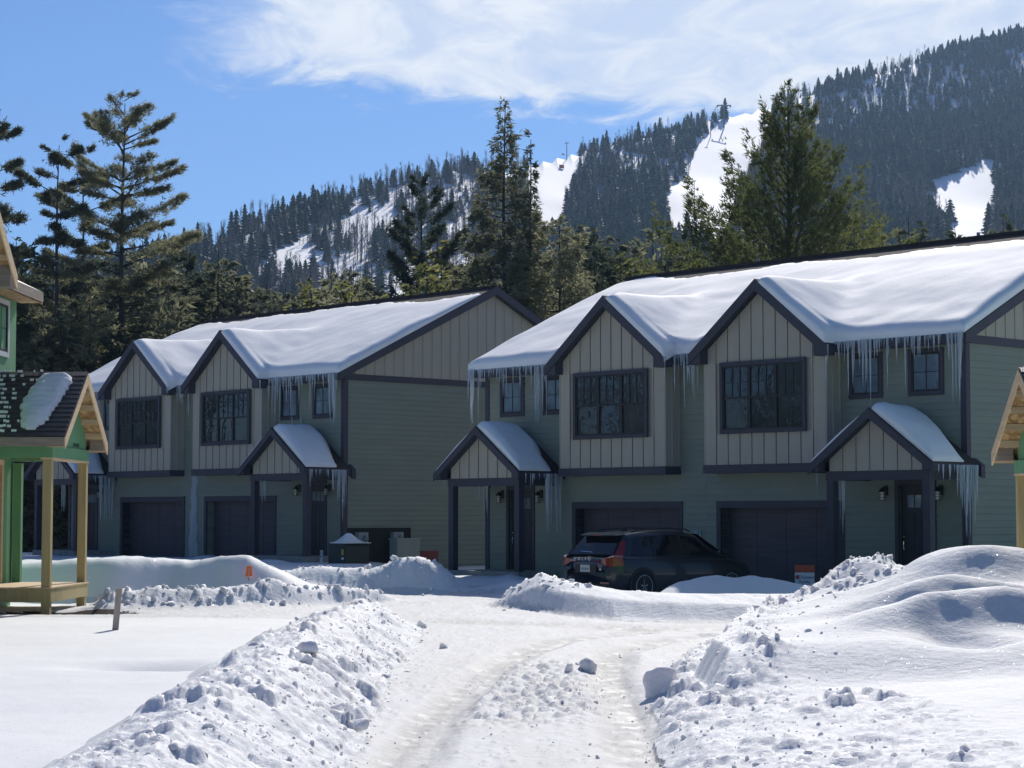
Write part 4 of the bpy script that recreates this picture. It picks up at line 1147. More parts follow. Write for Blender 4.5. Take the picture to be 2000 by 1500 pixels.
# realty sign in the snow by the right garage
p = pix(1572, 1140, Y=45.5)
u = thing('yard_sign', 'small white real estate sign with a red top in the snow by the right garage', 'sign', (p.x, p.y, 0), ROT + R(18))
MB().tube([(-.24, 0, -.2), (-.24, 0, .84)], .012, 6).tube([(.24, 0, -.2), (.24, 0, .84)], .012, 6).tube([(-.24, 0, .84), (.24, 0, .84)], .012, 6).ob('frame', M['black'], u)
box('red_panel', u, M['red_sign'], -.23, .23, -.012, .012, .68, .83)
box('white_panel', u, M['sign_white'], -.23, .23, -.012, .012, .20, .665)
box('green_strip', u, M['sign_green'], -.02, .21, -.015, -.012, .25, .33)
text('lettering', 'Chalmers', .105, M['sign_navy'], u, (.05, -.016, .53), (R(90), 0, 0), .001)
text('lettering', 'Realty', .105, M['sign_navy'], u, (.0, -.016, .43), (R(90), 0, 0), .001)
MB().lathe([(.05, 0), (.05, -.004)], (-.17, -.012, .56), 14, 'y').ob('emblem', M['red_sign'], u)

# ================================================================ CAR
def car():
    hd = R(90 - 50)
    C = thing('parked_car', 'dark grey estate style SUV parked nose in before the right duplex garage', 'car', (3.5, 48.5, -.06), hd)
    ST = [(-2.36, .66, .46, .74, .76), (-2.32, .80, .36, .94, .95), (-2.22, .89, .30, 1.03, 1.04), (-1.9, .93, .27, 1.05, 1.06), (-1.2, .95, .26, 1.04, 1.05), (-.4, .95, .25, 1.00, 1.01), (.5, .95, .25, .985, 1.0),
          (1.1, .95, .25, .97, 1.02), (1.6, .935, .26, .92, .99), (2.0, .90, .27, .85, .91), (2.22, .82, .29, .76, .80), (2.34, .66, .34, .62, .64)]
    b = MB(); n = 14
    for x, hw, zb, zs, zt in ST:
        pr = [(-.0, zb), (hw * .86, zb), (hw * .97, zb + .07), (hw * .99, .45), (hw, .62), (hw * .985, zs - .10), (hw * .95, zs), (hw * .55, zt), (0, zt + .015)]
        sec = [(y, z) for y, z in pr] + [(-y, z) for y, z in pr[-2:0:-1]]
        n = len(sec)
        for y, z in sec: b.v.append((x, y, z))
    for i in range(len(ST) - 1):
        for j in range(n): q = i * n; j2 = (j + 1) % n; b.f.append((q + j, q + j2, q + n + j2, q + n + j))
    b.f.append(tuple(range(n))); b.f.append(tuple(range((len(ST) - 1) * n, len(ST) * n))[::-1])
    me = b.mesh('body', M['paint'], True); body = ob('body', me, C)
    GS = [(-2.20, .84, 1.03, .78, 1.06), (-1.98, .88, 1.03, .70, 1.30), (-1.80, .90, 1.03, .66, 1.50), (-1.72, .90, 1.03, .65, 1.56), (-1.3, .91, 1.02, .645, 1.615), (-.5, .91, 1.0, .65, 1.65), (.1, .91, .98, .64, 1.635),
          (.55, .90, .98, .62, 1.55), (.95, .88, .98, .66, 1.30), (1.40, .84, .97, .80, 1.04)]
    g = MB()
    for x, hb, z0, ht, zt in GS:
        pr = [(hb, z0 - .03), (hb * .6 + ht * .4 + .02, z0 * .62 + zt * .38), (ht + .045, zt - .10), (ht, zt - .03), (ht * .6, zt), (0, zt + .012)]
        if zt - z0 < .15: pr = [(hb, z0 - .03), (hb * .97, z0), (ht + .02, zt - .02), (ht, zt), (ht * .6, zt + .005), (0, zt + .01)]
        sec = pr + [(-y, z) for y, z in pr[-2::-1]]; n = len(sec)
        for y, z in sec: g.v.append((x, y, z))
    for i in range(len(GS) - 1):
        for j in range(n - 1): q = i * n; g.f.append((q + j, q + n + j, q + n + j + 1, q + j + 1))
    ob('cabin', g.mesh('cabin', M['paint'], True), C)
    gx = [s[0] for s in GS]
    def side_y(x, z):
        hb, z0, ht, zt = (np.interp(x, gx, [s[k] for s in GS]) for k in (1, 2, 3, 4))
        t = (z - z0) / max(zt - z0, .05); return float(np.interp(t, [0, .38, .85, 1], [hb, hb * .6 + ht * .4 + .02, ht + .05, ht])) + .008
    def zroof(x): return float(np.interp(x, gx, [s[4] for s in GS]))
    def side_window(x0, x1, sl0, sl1, sg, name='side_window'):
        q = MB(); nx, nz = 8, 4
        for i in range(nx + 1):
            for j in range(nz + 1):
                t = j / nz; xx = (x0 + (x1 - x0) * i / nx) * (1 - t) + t * (x0 + sl0 + (x1 + sl1 - x0 - sl0) * i / nx)
                z0 = 1.065 - .01 * xx; z1 = zroof(xx) - .115; z = z0 + max(z1 - z0, .01) * t
                q.v.append((xx, sg * side_y(xx, z), z))
        for i in range(nx):
            for j in range(nz): a = i * (nz + 1) + j; q.f.append((a, a + nz + 1, a + nz + 2, a + 1) if sg < 0 else (a, a + 1, a + nz + 2, a + nz + 1))
        q.ob(name, M['car_glass'], C, True)
    for sg in (1, -1):
        side_window(-1.75, -1.10, .22, -.02, sg); side_window(-1.04, -.12, 0, 0, sg); side_window(-.04, 1.15, 0, -.62, sg)
    # rear window and windscreen
    q = MB()
    for i, (x, z, hw) in enumerate([(-2.19, 1.10, .76), (-2.06, 1.24, .70), (-1.93, 1.38, .655), (-1.80, 1.515, .61)]):
        for y in (-1, -.5, 0, .5, 1): q.v.append((x - .018 - (1 - abs(y)) * .02, y * hw, z))
    for i in range(3):
        for j in range(4): a = i * 5 + j; q.f.append((a, a + 5, a + 6, a + 1))
    q.ob('rear_window', M['car_glass'], C, True)
    q = MB()
    for i, (x, z, hw) in enumerate([(1.40, 1.05, .76), (1.0, 1.30, .68), (.60, 1.545, .60)]):
        for y in (-1, -.5, 0, .5, 1): q.v.append((x + .03 + (1 - abs(y)) * .03, y * hw, z + .01))
    for i in range(2):
        for j in range(4): a = i * 5 + j; q.f.append((a, a + 1, a + 6, a + 5))
    q.ob('windscreen', M['car_glass'], C, True)
    MB().prism([(-1.66, 1.60), (-1.98, 1.545), (-1.99, 1.52), (-1.70, 1.55)], 'y', -.60, .60).ob('roof_spoiler', M['paint'], C)
    box('brake_light', C, M['tail'], -2.0, -1.975, -.16, .16, 1.522, 1.542)
    MB().prism([(-1.25, 1.62), (-1.02, 1.64), (-1.22, 1.70)], 'y', -.02, .02).ob('antenna_fin', M['black'], C)
    for sg in (1, -1):
        MB().tube([(-1.5, sg * .62, 1.60), (-1.35, sg * .62, 1.655), (-.4, sg * .625, 1.695), (.25, sg * .61, 1.665), (.4, sg * .60, 1.61)], .016, 6).ob('roof_rail', M['black'], C)
        # tail lamp: tall strip beside the rear glass, then a block that turns the corner
        t = MB().add([(-2.02, sg * .80, 1.10), (-2.22, sg * .80, 1.08), (-1.90, sg * .70, 1.42), (-1.80, sg * .715, 1.42), (-1.98, sg * .885, 1.08), (-1.80, sg * .74, 1.40)],
                     [(1, 0, 3, 2), (0, 4, 5, 3), (1, 4, 0), (1, 2, 5, 4)]).ob('tail_lamp', M['tail'], C)
        MB().add([(-2.36, sg * .52, .99), (-2.36, sg * .52, .92), (-2.375, sg * .70, .84), (-2.375, sg * .68, 1.02), (-2.31, sg * .86, .83), (-2.29, sg * .86, 1.05), (-2.05, sg * .948, .86), (-2.08, sg * .943, 1.04),
                  (-2.22, sg * .80, 1.09), (-2.02, sg * .90, 1.08)],
                 [(0, 1, 2, 3), (3, 2, 4, 5), (5, 4, 6, 7), (3, 5, 8), (5, 7, 9, 8)]).ob('tail_lamp', M['tail_bright'] if sg < 0 else M['tail'], C)
        MB().tube([(-2.385, sg * .50, .95), (-2.375, sg * .30, .95)], .018, 5).ob('lamp_strip', M['tail'], C)
        MB().box(-2.38, -2.35, min(sg * .50, sg * .80), max(sg * .50, sg * .80), .44, .475).ob('reflector', M['tail'], C)
        MB().tube([(.95, sg * .92, 1.05), (.98, sg * 1.0, 1.09), (.99, sg * 1.05, 1.10)], [.03, .07, .06], 6).ob('door_mirror', M['paint'], C)
    MB().box(-2.40, -2.20, -.80, .80, .30, .44).ob('bumper_cladding', M['cladding'], C)
    MB().box(-2.372, -2.34, -.36, .36, .68, .88).ob('plate_recess', M['cladding'], C)
    pl = MB().box(-2.388, -2.372, -.16, .16, .70, .86).ob('licence_plate', M['plate'], C)
    text('plate_figures', '478 819', .075, M['ink'], pl, (-2.390, 0, .745), (R(90), 0, R(-90)), .001)
    text('tailgate_lettering', 'V  O  L  V  O', .10, M['chrome'], C, (-2.372, .10, .965), (R(90), 0, R(-90)), .004)
    text('badge', 'B5', .06, M['chrome'], C, (-2.366, -.50, .74), (R(90), 0, R(-90)), .003)
    MB().tube([(-2.25, -.12, 1.15), (-2.24, .30, 1.17)], .012, 5).ob('wiper', M['chrome'], C)
    for x in (-1.43, 1.43):
        for sg in (1, -1):
            y = sg * .955
            MB().lathe([(.385, 0), (.385, sg * .006)], (x, y - sg * .012, .37), 28, 'y').ob('wheel_arch', M['black'], C)
            a = MB(); n = 16
            for i in range(n + 1):
                th = math.pi * (-.08 + 1.16 * i / n)
                for r_, yy in ((.385, y), (.44, y), (.44, y - sg * .05), (.385, y - sg * .05)): a.v.append((x + r_ * math.cos(th), yy, .37 + r_ * math.sin(th)))
            for i in range(n):
                for j in range(4): q0 = i * 4; a.f.append((q0 + j, q0 + (j + 1) % 4, q0 + 4 + (j + 1) % 4, q0 + 4 + j))
            a.ob('arch_trim', M['cladding'], C)
            wh = MB().lathe([(.26, -.10 * sg), (.35, -.10 * sg), (.37, -.06 * sg), (.37, .03 * sg), (.35, .05 * sg), (.26, .05 * sg)], (x, y - sg * .03, .37), 28, 'y').ob('wheel', M['rubber'], C, True)
            MB().lathe([(.262, .03 * sg), (.262, .054 * sg), (.245, .054 * sg), (.24, .0)], (x, y - sg * .03, .37), 28, 'y').ob('rim', M['rim'], wh, True)
            MB().lathe([(.24, 0), (.24, .01 * sg)], (x, y - sg * .03, .37), 20, 'y').ob('brake_disc', M['black'], wh)
            s = MB().lathe([(.05, 0), (.045, .05 * sg)], (x, y - sg * .03, .37), 10, 'y')
            for k in range(5):
                th0 = 2 * math.pi * k / 5 + .35
                for d in (-.16, .16): s.tube([(x + .04 * math.cos(th0), y + sg * .012, .37 + .04 * math.sin(th0)), (x + .245 * math.cos(th0 + d), y + sg * .008, .37 + .245 * math.sin(th0 + d))], .013, 4)
            s.ob('spokes', M['rim'], wh)
    return C
car()

# ================================================================ TREES
def leaves_to_mesh(name, P, Dv, Wv, m):
    """one slim triangle per spray of needles"""
    n = len(P); v = np.empty((n, 3, 3)); v[:, 0] = P - Wv; v[:, 1] = P + Wv; v[:, 2] = P + Dv
    return mesh(name, v.reshape(-1, 3), np.arange(n * 3).reshape(-1, 3), m)


def conifer(seed, H, crown0, rfun, nbr, rise, curve, nleaf, leaf=(.32, .05), start=.25, flat=.10, side=.16, tuft=5, tr=.22, zpow=1.0, up=.35, mleaf='needle_pine', bark='bark', lean=0, gaps=0.0, wood=True):
    rs = np.random.RandomState(seed)
    t = ((np.arange(nbr) + rs.rand(nbr)) / nbr) ** zpow
    if gaps: t = t + gaps * np.sin(t * 37 + seed) / 37 * 3
    t = np.clip(t, 0, .995)
    z0 = H * (crown0 + (1 - crown0) * t); az = np.arange(nbr) * 2.39996 + rs.uniform(-.5, .5, nbr)
    L = np.array([rfun(x) for x in t]) * rs.uniform(.62, 1.12, nbr)
    ri = rise(t) if callable(rise) else np.full(nbr, rise); ri = ri + rs.normal(0, .06, nbr)
    cu = curve + rs.normal(0, .05, nbr)
    p = L ** 1.4; p /= p.sum(); nt = nleaf // tuft; bi = rs.choice(nbr, nt, p=p)
    s = start + (1 - start) * rs.beta(1.5, 1.0, nt); Lb = L[bi]
    off = rs.normal(0, side, nt) * Lb * (1.15 - s * .75); vz = rs.normal(0, flat, nt) * np.sqrt(np.maximum(Lb, .2))
    ca, sa = np.cos(az[bi]), np.sin(az[bi]); r = Lb * s
    wob = lean * 1.0
    C = np.stack([ca * r - sa * off, sa * r + ca * off, z0[bi] + ri[bi] * Lb * s + cu[bi] * Lb * s * s + vz - .12 * np.abs(off)], 1)
    # leaves in each tuft
    P = np.repeat(C, tuft, 0) + rs.normal(0, .05, (nt * tuft, 3)); n = len(P)
    out = np.repeat(np.stack([ca, sa, np.full(nt, up)], 1), tuft, 0) + rs.normal(0, .62, (n, 3))
    out /= np.linalg.norm(out, axis=1)[:, None]
    ln = leaf[0] * rs.uniform(.6, 1.25, n); D = out * ln[:, None]
    wv = np.cross(out, rs.normal(0, 1, (n, 3))); wv /= np.linalg.norm(wv, axis=1)[:, None] + 1e-6; wv *= (leaf[1] * rs.uniform(.6, 1.3, n))[:, None]
    lm = leaves_to_mesh('crown', P, D, wv, M[mleaf])
    b = MB()
    tp = [(.02 * H * .1 * math.sin(k * 1.3 + seed), .02 * H * .1 * math.cos(k * 1.7 + seed), -.3 + (H * .985 + .3) * k / 9) for k in range(10)]
    b.tube(tp, [tr * (1 - .93 * k / 9) for k in range(10)], 7)
    if wood:
        for i in range(nbr):
            if L[i] < .5: continue
            c_, s_ = math.cos(az[i]), math.sin(az[i]); q = [0, .5, .95]
            b.tube([(c_ * L[i] * k, s_ * L[i] * k, z0[i] + ri[i] * L[i] * k + cu[i] * L[i] * k * k) for k in q], [tr * .24 * min(1, L[i] / 3) + .012, .02, .006], 3, False)
    return lm, b.mesh('trunk', M[bark], True)


def plant_tree(name, geo, x, y, label, cat='tree', rz=0, sc=1, group=None, z=None, kind=None):
    o = thing(name, label, cat, (x, y, gz0(x, y) if z is None else z), rz, group); o.scale = (sc,) * 3 if not hasattr(sc, '__len__') else sc
    ob('crown', geo[0], o); ob('trunk', geo[1], o)
    return o


def gz0(x, y):
    if y > 150: return max(float(hill(np.array([x]), np.array([y]))[0]), .1) - .3
    return .05


def bare_tree(seed, H, spread=.5, levels=4, r0=.12, m='twig', trunk_frac=.35, kids=3):
    rs = np.random.RandomState(seed); b = MB(); tw = MB()
    def grow(p, d, L, r, lv):
        q = [p]; dd = d
        for k in range(3):
            dd = (dd + Vector(rs.normal(0, .10, 3))).normalized(); q.append(q[-1] + dd * (L / 3))
        (b if lv >= levels - 1 else tw).tube(q, [r, r * .85, r * .7, r * .5], 5 if lv >= levels - 1 else 3, False)
        if lv == 0: return
        n = kids + rs.randint(0, 2)
        for k in range(n):
            f = rs.uniform(.35, 1.0); i = min(int(f * 3), 2); base = q[i].lerp(q[i + 1], f * 3 - i)
            nd = (dd + Vector(rs.normal(0, spread, 3)) + Vector((0, 0, .25))).normalized(); grow(base, nd, L * rs.uniform(.5, .75), r * .5, lv - 1)
        grow(q[-1], dd, L * .7, r * .5, lv - 1)
    grow(Vector((0, 0, -.2)), Vector((0, 0, 1)), H * trunk_frac, r0, levels)
    return tw.mesh('crown', M[m]), b.mesh('trunk', M['bark_grey'])


def S_(px_, Y): return (px_ - 1000) / 3984.0 * Y
def Htop(py_, Y): return (1005 - py_) / 3984.0 * Y + H_EYE


# the white pines behind the left duplex
pf = lambda t: 4.3 * np.interp(t, [0, .12, .30, .45, .62, .8, .93, 1], [.75, .92, .85, 1.0, .78, .62, .40, .08])
g = conifer(3, Htop(183, 96), .34, pf, 80, lambda t: .06 + .50 * t ** 2, .06, 80000, (.21, .026), .30, .032, .17, 6, .26, gaps=.9)
plant_tree('white_pine', g, S_(234, 96), 96, 'tallest white pine behind the left duplex, full layered crown on a pale trunk')
pf2 = lambda t: 3.1 * np.interp(t, [0, .2, .45, .6, .8, 1], [.9, .65, .95, .5, .62, .1])
g = conifer(8, Htop(268, 92), .42, pf2, 30, lambda t: .05 + .45 * t ** 2, .05, 26000, (.22, .026), .42, .032, .17, 6, .21, gaps=1.2)
gP2 = g
plant_tree('white_pine', g, S_(106, 92), 92, 'thin white pine left of the tallest one, sparse crown with gaps')
pf3 = lambda t: 2.3 * np.interp(t, [0, .3, .55, .7, .85, 1], [.35, .5, .45, .9, .95, .2])
g = conifer(12, Htop(285, 100), .40, pf3, 26, lambda t: .10 + .40 * t, .04, 17000, (.24, .030), .35, .06, .17, 6, .19, gaps=1.1)
plant_tree('white_pine', g, S_(156, 100), 100, 'slender white pine between the thin one and the tallest one')
g = conifer(15, Htop(205, 90), .45, pf2, 34, lambda t: .10 + .35 * t ** 2, .05, 24000, (.24, .032), .35, .06, .15, 6, .21, gaps=.9)
plant_tree('white_pine', g, S_(-22, 90), 90, 'white pine cut off by the left edge of the picture')
# the pointed hemlocks in the middle
hf = lambda t: 3.7 * np.interp(t, [0, .25, .5, .75, .88, 1], [1.0, .90, .66, .38, .20, .03])
g = conifer(21, Htop(182, 92), .05, hf, 150, lambda t: .18 + .2 * t, -.32, 52000, (.24, .046), .12, .16, .20, 5, .24, up=-.1, mleaf='needle_pine', zpow=1.05)
plant_tree('hemlock', g, S_(985, 92), 92, 'tallest pointed hemlock in the middle, behind the gable of the left duplex')
hf2 = lambda t: 2.4 * np.interp(t, [0, .4, .7, .86, 1], [1.0, .80, .42, .18, .03])
g = conifer(22, Htop(252, 93), .05, hf2, 120, lambda t: .15 + .2 * t, -.30, 28000, (.24, .046), .12, .15, .2, 5, .22, up=-.1)
plant_tree('hemlock', g, S_(1036, 93), 93.5, 'second pointed hemlock, just right of the tallest')
hf3 = lambda t: 3.6 * np.interp(t, [0, .4, .7, .9, 1], [1.0, .95, .75, .4, .05])
g3 = conifer(23, 15.2, .04, hf3, 80, lambda t: .10 + .2 * t, -.25, 36000, (.24, .046), .12, .16, .2, 5, .2, up=-.1, mleaf='needle_pine')
plant_tree('hemlock', g3, S_(1093, 90), 90, 'rounded olive hemlock on the right of the tall pair, beside the left duplex gable')
plant_tree('hemlock', g3, S_(922, 95), 95, 'low olive hemlock on the left of the tall pair', rz=2, sc=.93)
# pine with lifted arms in front of the ski slope
ef = lambda t: 3.5 * np.interp(t, [0, .2, .5, .75, 1], [.7, 1.0, .8, .55, .12])
g = conifer(31, Htop(342, 118), .42, ef, 48, lambda t: .25 + .3 * t, .22, 36000, (.25, .036), .30, .10, .15, 6, .23, mleaf='needle_dark')
plant_tree('white_pine', g, S_(822, 118), 118, 'dark pine with lifted arms in front of the snowy slope')
# the broad pine behind the right duplex
ff = lambda t: 5.9 * np.interp(t, [0, .15, .35, .55, .75, .9, 1], [1.0, 1.0, .80, .50, .28, .15, .05])
g = conifer(41, Htop(178, 84), .30, ff, 105, lambda t: .30 + .75 * t, .30, 66000, (.24, .033), .22, .14, .17, 6, .27, mleaf='needle_gold', up=.9)
plant_tree('white_pine', g, S_(1545, 84), 84, 'broad yellow green pine behind the roof of the right duplex')
gf = lambda t: 2.6 * np.interp(t, [0, .4, .7, 1], [1.0, .8, .5, .05])
g = conifer(51, 15.6, .1, gf, 70, lambda t: .05 + .2 * t, -.18, 14000, (.25, .055), .15, .14, .18, 5, .2, mleaf='needle_dark')
plant_tree('spruce', g, S_(1163, 99), 99, 'dark spruce between the hemlocks and the right duplex roof')

# the wood behind the houses: four kinds of evergreen and three of bare tree
KIND = []
for i, (H, R0, ml, cr, ns) in enumerate([(13, 2.3, 'needle_dark', .05, 7000), (12, 2.6, 'needle_pine', .04, 7000), (13.5, 2.0, 'needle_dark', .12, 6000), (11, 2.5, 'needle_gold', .04, 6500)]):
    rf_ = lambda t, R0=R0: R0 * np.interp(t, [0, .3, .6, .85, 1], [.9, 1.0, .72, .38, .04])
    KIND.append(conifer(60 + i, H, cr, rf_, 60, lambda t: .05 + .2 * t, -.12, ns, (.34, .085), .10, .15, .20, 5, .17, up=.1, mleaf=ml, wood=False))
BARE = [bare_tree(70 + i, 11, .50 + .06 * i, 4, .10, kids=4) for i in range(3)]
LAB = {0: 'dark spruce in the wood behind the duplexes', 1: 'olive hemlock in the wood behind the duplexes', 2: 'slim dark spruce in the wood behind the duplexes', 3: 'yellow green young spruce in the wood behind the duplexes'}
rs = np.random.RandomState(77)


def wood(x0, x1, step, top0, top1, Y0, Y1, kinds, bare=0.0, ys=None):
    x = x0
    while x < x1:
        Y = rs.uniform(Y0, Y1); px_ = x + rs.uniform(-.5, .5) * step; ty = rs.uniform(top0, top1)
        if ys: ty += np.interp(px_, [p[0] for p in ys], [p[1] for p in ys])
        X = S_(px_, Y); base = gz0(X, Y); h = Htop(ty, Y) - base
        if rs.rand() < bare:
            k = rs.randint(3); k_ = h / 11.5
            plant_tree('bare_tree', BARE[k], X, Y, 'leafless tree in the wood behind the duplexes', rz=rs.uniform(0, 6), sc=k_, group='leafless trees behind the duplexes')
        else:
            k = kinds[rs.randint(len(kinds))]; hh = [13, 12, 13.5, 11][k]; k_ = h / hh
            plant_tree('spruce', KIND[k], X, Y, LAB[k], rz=rs.uniform(0, 6), sc=(k_ * rs.uniform(.9, 1.25),) * 2 + (k_,), group='evergreens behind the duplexes')
        x += step


wood(-60, 400, 17, 455, 560, 102, 128, [0, 1, 2, 0])
wood(-60, 420, 22, 520, 640, 88, 100, [0, 1, 1, 2], .15)
wood(385, 570, 8, 450, 590, 92, 125, [0, 1], .85)
wood(380, 600, 22, 560, 640, 90, 100, [0, 1], .2)
wood(560, 940, 17, 492, 560, 100, 128, [1, 3, 0, 1], .25)
wood(600, 920, 20, 530, 585, 92, 100, [3, 1], .2)
wood(850, 960, 22, 455, 520, 108, 125, [3, 1])
wood(1110, 1520, 15, 410, 500, 105, 150, [0, 1, 2, 0], .2)
wood(1100, 1340, 18, 490, 550, 94, 104, [1, 3, 0], .2)
wood(1290, 1480, 26, 478, 520, 96, 110, [3, 1], .15)
wood(1600, 2080, 24, 405, 470, 110, 160, [0, 2, 1], .1)
# the wood goes on to the left of the view (windows mirror it)
for _ in range(38):
    Y = rs.uniform(25, 150); X = -rs.uniform(38, 95) if Y < 110 else rs.uniform(-90, -36)
    k = rs.randint(4)
    plant_tree('spruce', KIND[k], X, Y, LAB[k].replace('behind the duplexes', 'to the left of the view'), rz=rs.uniform(0, 6), sc=rs.uniform(.75, 1.45), group='evergreens left of the view')

for _ in range(90):      # unseen trees added behind the camera to keep skylight off the walls
    a = rs.uniform(R(70), R(290)); d = rs.uniform(48, 80); X, Y = d * math.sin(a) * 1.1, d * math.cos(a) + 5
    if X < -35 and Y > 10: continue
    k = rs.randint(4)
    plant_tree('spruce', KIND[k], X, Y, LAB[k].replace('behind the duplexes', 'added unseen behind the camera to cut skylight'), rz=rs.uniform(0, 6), sc=rs.uniform(1.0, 1.6), group='unseen evergreens added to cut skylight')

for i in range(9):       # open pines and bare trees that the windows mirror
    plant_tree('white_pine', gP2, -rs.uniform(40, 62), rs.uniform(38, 84), 'sparse white pine to the left of the view', rz=rs.uniform(0, 6), sc=rs.uniform(.6, .95), group='white pines left of the view')
for i in range(14):
    plant_tree('bare_tree', BARE[i % 3], -rs.uniform(36, 60), rs.uniform(36, 84), 'leafless tree to the left of the view', rz=rs.uniform(0, 6), sc=rs.uniform(.8, 1.2), group='leafless trees left of the view')

# ================================================================ MOUNTAIN WOODS
def far_tree(seed, H=9, R0=2.8, layers=9, per=8):
    rs_ = np.random.RandomState(seed); v, f = [], []
    for k in range(layers):
        t = k / layers; z = H * (.06 + .9 * t); r = R0 * (1 - t) ** .65 + .12
        for j in range(per):
            a = 6.283 * (j + rs_.rand()) / per; rr = r * rs_.uniform(.65, 1.15); w_ = .75 * rr / 2 + .12; n = len(v)
            c_, s_ = math.cos(a), math.sin(a); zi = z + H * .10 * rs_.uniform(.6, 1.2)
            v += [(-s_ * w_ * .3, c_ * w_ * .3, zi), (c_ * rr * .6 - s_ * w_, s_ * rr * .6 + c_ * w_, z + rs_.uniform(-.3, .2)), (c_ * rr, s_ * rr, z - rs_.uniform(.1, .5)), (c_ * rr * .6 + s_ * w_, s_ * rr * .6 - c_ * w_, z + rs_.uniform(-.3, .2))]
            f += [(n, n + 1, n + 2), (n, n + 2, n + 3)]
    n = len(v); v += [(.15, 0, H * .8), (-.15, .1, H * .8), (0, 0, H * 1.03)]; f += [(n, n + 1, n + 2)]
    return mesh('far_spruce', v, np.array(f), M['needle_far'])


def far_bare(seed, H=11):
    rs_ = np.random.RandomState(seed); b = MB(); b.tube([(0, 0, 0), (rs_.uniform(-.3, .3), 0, H)], [.14, .03], 3, False)
    for k in range(34):
        z = H * rs_.uniform(.35, .95); a = rs_.uniform(0, 6.28); L = rs_.uniform(.8, 2.2) * (1.1 - z / H * .5)
        b.tube([(0, 0, z), (math.cos(a) * L * .6, math.sin(a) * L * .6, z + L * .9)], [.05, .02], 3, False)
    return b.mesh('far_bare_tree', M['twig'])


FAR = [far_tree(1), far_tree(2, 10.5, 2.6, 10, 8), far_tree(3, 7.8, 3.1, 8, 8), far_bare(4, 9.5), far_bare(5, 8.5)]
TRAIL = [[(480, 535), (560, 472), (640, 432), (720, 396), (790, 364), (930, 372), (930, 500), (870, 540), (800, 560), (700, 570), (600, 610), (480, 620)],
         [(1032, 300), (1132, 264), (1124, 300), (1108, 350), (1100, 405), (1060, 430), (1036, 360)],
         [(1466, 198), (1515, 180), (1448, 330), (1425, 420), (1300, 400), (1306, 358), (1350, 340), (1354, 292), (1398, 236)],
         [(1815, 350), (1950, 310), (1952, 352), (1928, 405), (1936, 450), (1850, 480), (1872, 415), (1880, 376)]]


def inpoly(x, y, poly):
    c = np.zeros(x.shape, bool); j = len(poly) - 1
    for i in range(len(poly)):
        xi, yi = poly[i]; xj, yj = poly[j]
        c ^= ((yi > y) != (yj > y)) & (x < (xj - xi) * (y - yi) / (yj - yi + 1e-9) + xi); j = i
    return c


rs = np.random.RandomState(9)
n = 62000
Yp = np.sqrt(rs.uniform(175 ** 2, 1560 ** 2, n)); Sp = rs.uniform(-.34, .34, n)
Yp = np.concatenate([Yp, rs.uniform(300, 950, 11000)]); Sp = np.concatenate([Sp, rs.uniform(-.34, .06, 11000)]); n += 11000; Xp = Yp * Sp
Zp = hill(Xp, Yp); yrp = np.interp(Sp, [-.5, -.16, 0, .12, .25, .5], [620, 640, 900, 1150, 1450, 1700])
keep = Yp < yrp * 1.03
hpx = 10 / Yp * 3984; ppx = 1000 + Sp * 3984; ppy = 1005 - (Zp - H_EYE) / Yp * 3984
wob_ = 14 * fbm(Xp / 25, Yp / 25, 3, 60)
thin = inpoly(ppx + wob_, ppy + wob_, TRAIL[0])
ex = np.zeros(n, bool)
for tp in TRAIL:
    for fr in (0, .35, .7, 1.0, 1.3): ex |= inpoly(ppx + wob_ * .6, ppy - hpx * fr, tp)
keep &= ~ex
kind = rs.choice(3, n, p=[.4, .35, .25])
brn = fbm(Xp / 60, Yp / 60, 3, 62) > .03
rid_ = (Yp > yrp * .93) & (Sp > -.03) & (Sp < .125)
kind = np.where((brn & (rs.rand(n) < .72)) | (rid_ & (rs.rand(n) < .45)), 3 + rs.randint(0, 2, n), kind)
# bare young trees on the first trail
m_ = 1300
Y1 = rs.uniform(300, 880, 60000); S1 = rs.uniform(-.14, 0, 60000); X1 = Y1 * S1; Z1 = hill(X1, Y1)
i1 = inpoly(1000 + S1 * 3984, 1005 - (Z1 - H_EYE) / Y1 * 3984, TRAIL[0]); i1 &= fbm(X1 / 30, Y1 / 50, 3, 64) > -.06
i1 = np.where(i1)[0][:m_]
Xa = np.concatenate([Xp[keep], X1[i1]]); Ya = np.concatenate([Yp[keep], Y1[i1]]); Za = np.concatenate([Zp[keep], Z1[i1]])
Ka = np.concatenate([kind[keep], np.where(rs.rand(len(i1)) < .12, rs.randint(0, 3, len(i1)), 3 + rs.randint(0, 2, len(i1)))]); Sa = .6 + .85 * rs.rand(len(Xa)) ** 1.6; Sa[-len(i1):] *= .85; Ra = rs.uniform(0, 6.28, len(Xa)); q_ = Ya / np.interp(Xa / Ya, [-.5, -.16, 0, .12, .25, .5], [620, 640, 900, 1150, 1450, 1700]); Sa *= 1 - .22 * sst(q_, .82, .97)
o_ = np.argsort(Ya / Sa); ind = o_[:160]; rest = o_[160:]
for i in ind:
    k = int(Ka[i])
    ob('mountain_tree', FAR[k], None, (Xa[i], Ya[i], Za[i] - .4), (0, 0, Ra[i]), (Sa[i],) * 3, label='dark spruce low on the wooded mountainside' if k < 3 else 'leafless tree low on the wooded mountainside', cat='tree',
       group='spruces low on the mountainside' if k < 3 else 'leafless trees low on the mountainside')
src = bpy.data.collections.new('far_tree_kinds')
for i, me in enumerate(FAR):
    o = bpy.data.objects.new('far_tree_%d' % i, me); src.objects.link(o)
me = mesh('mountain_forest', np.stack([Xa, Ya, Za - .4], 1)[rest], np.zeros((0, 3), int) if False else [], None)
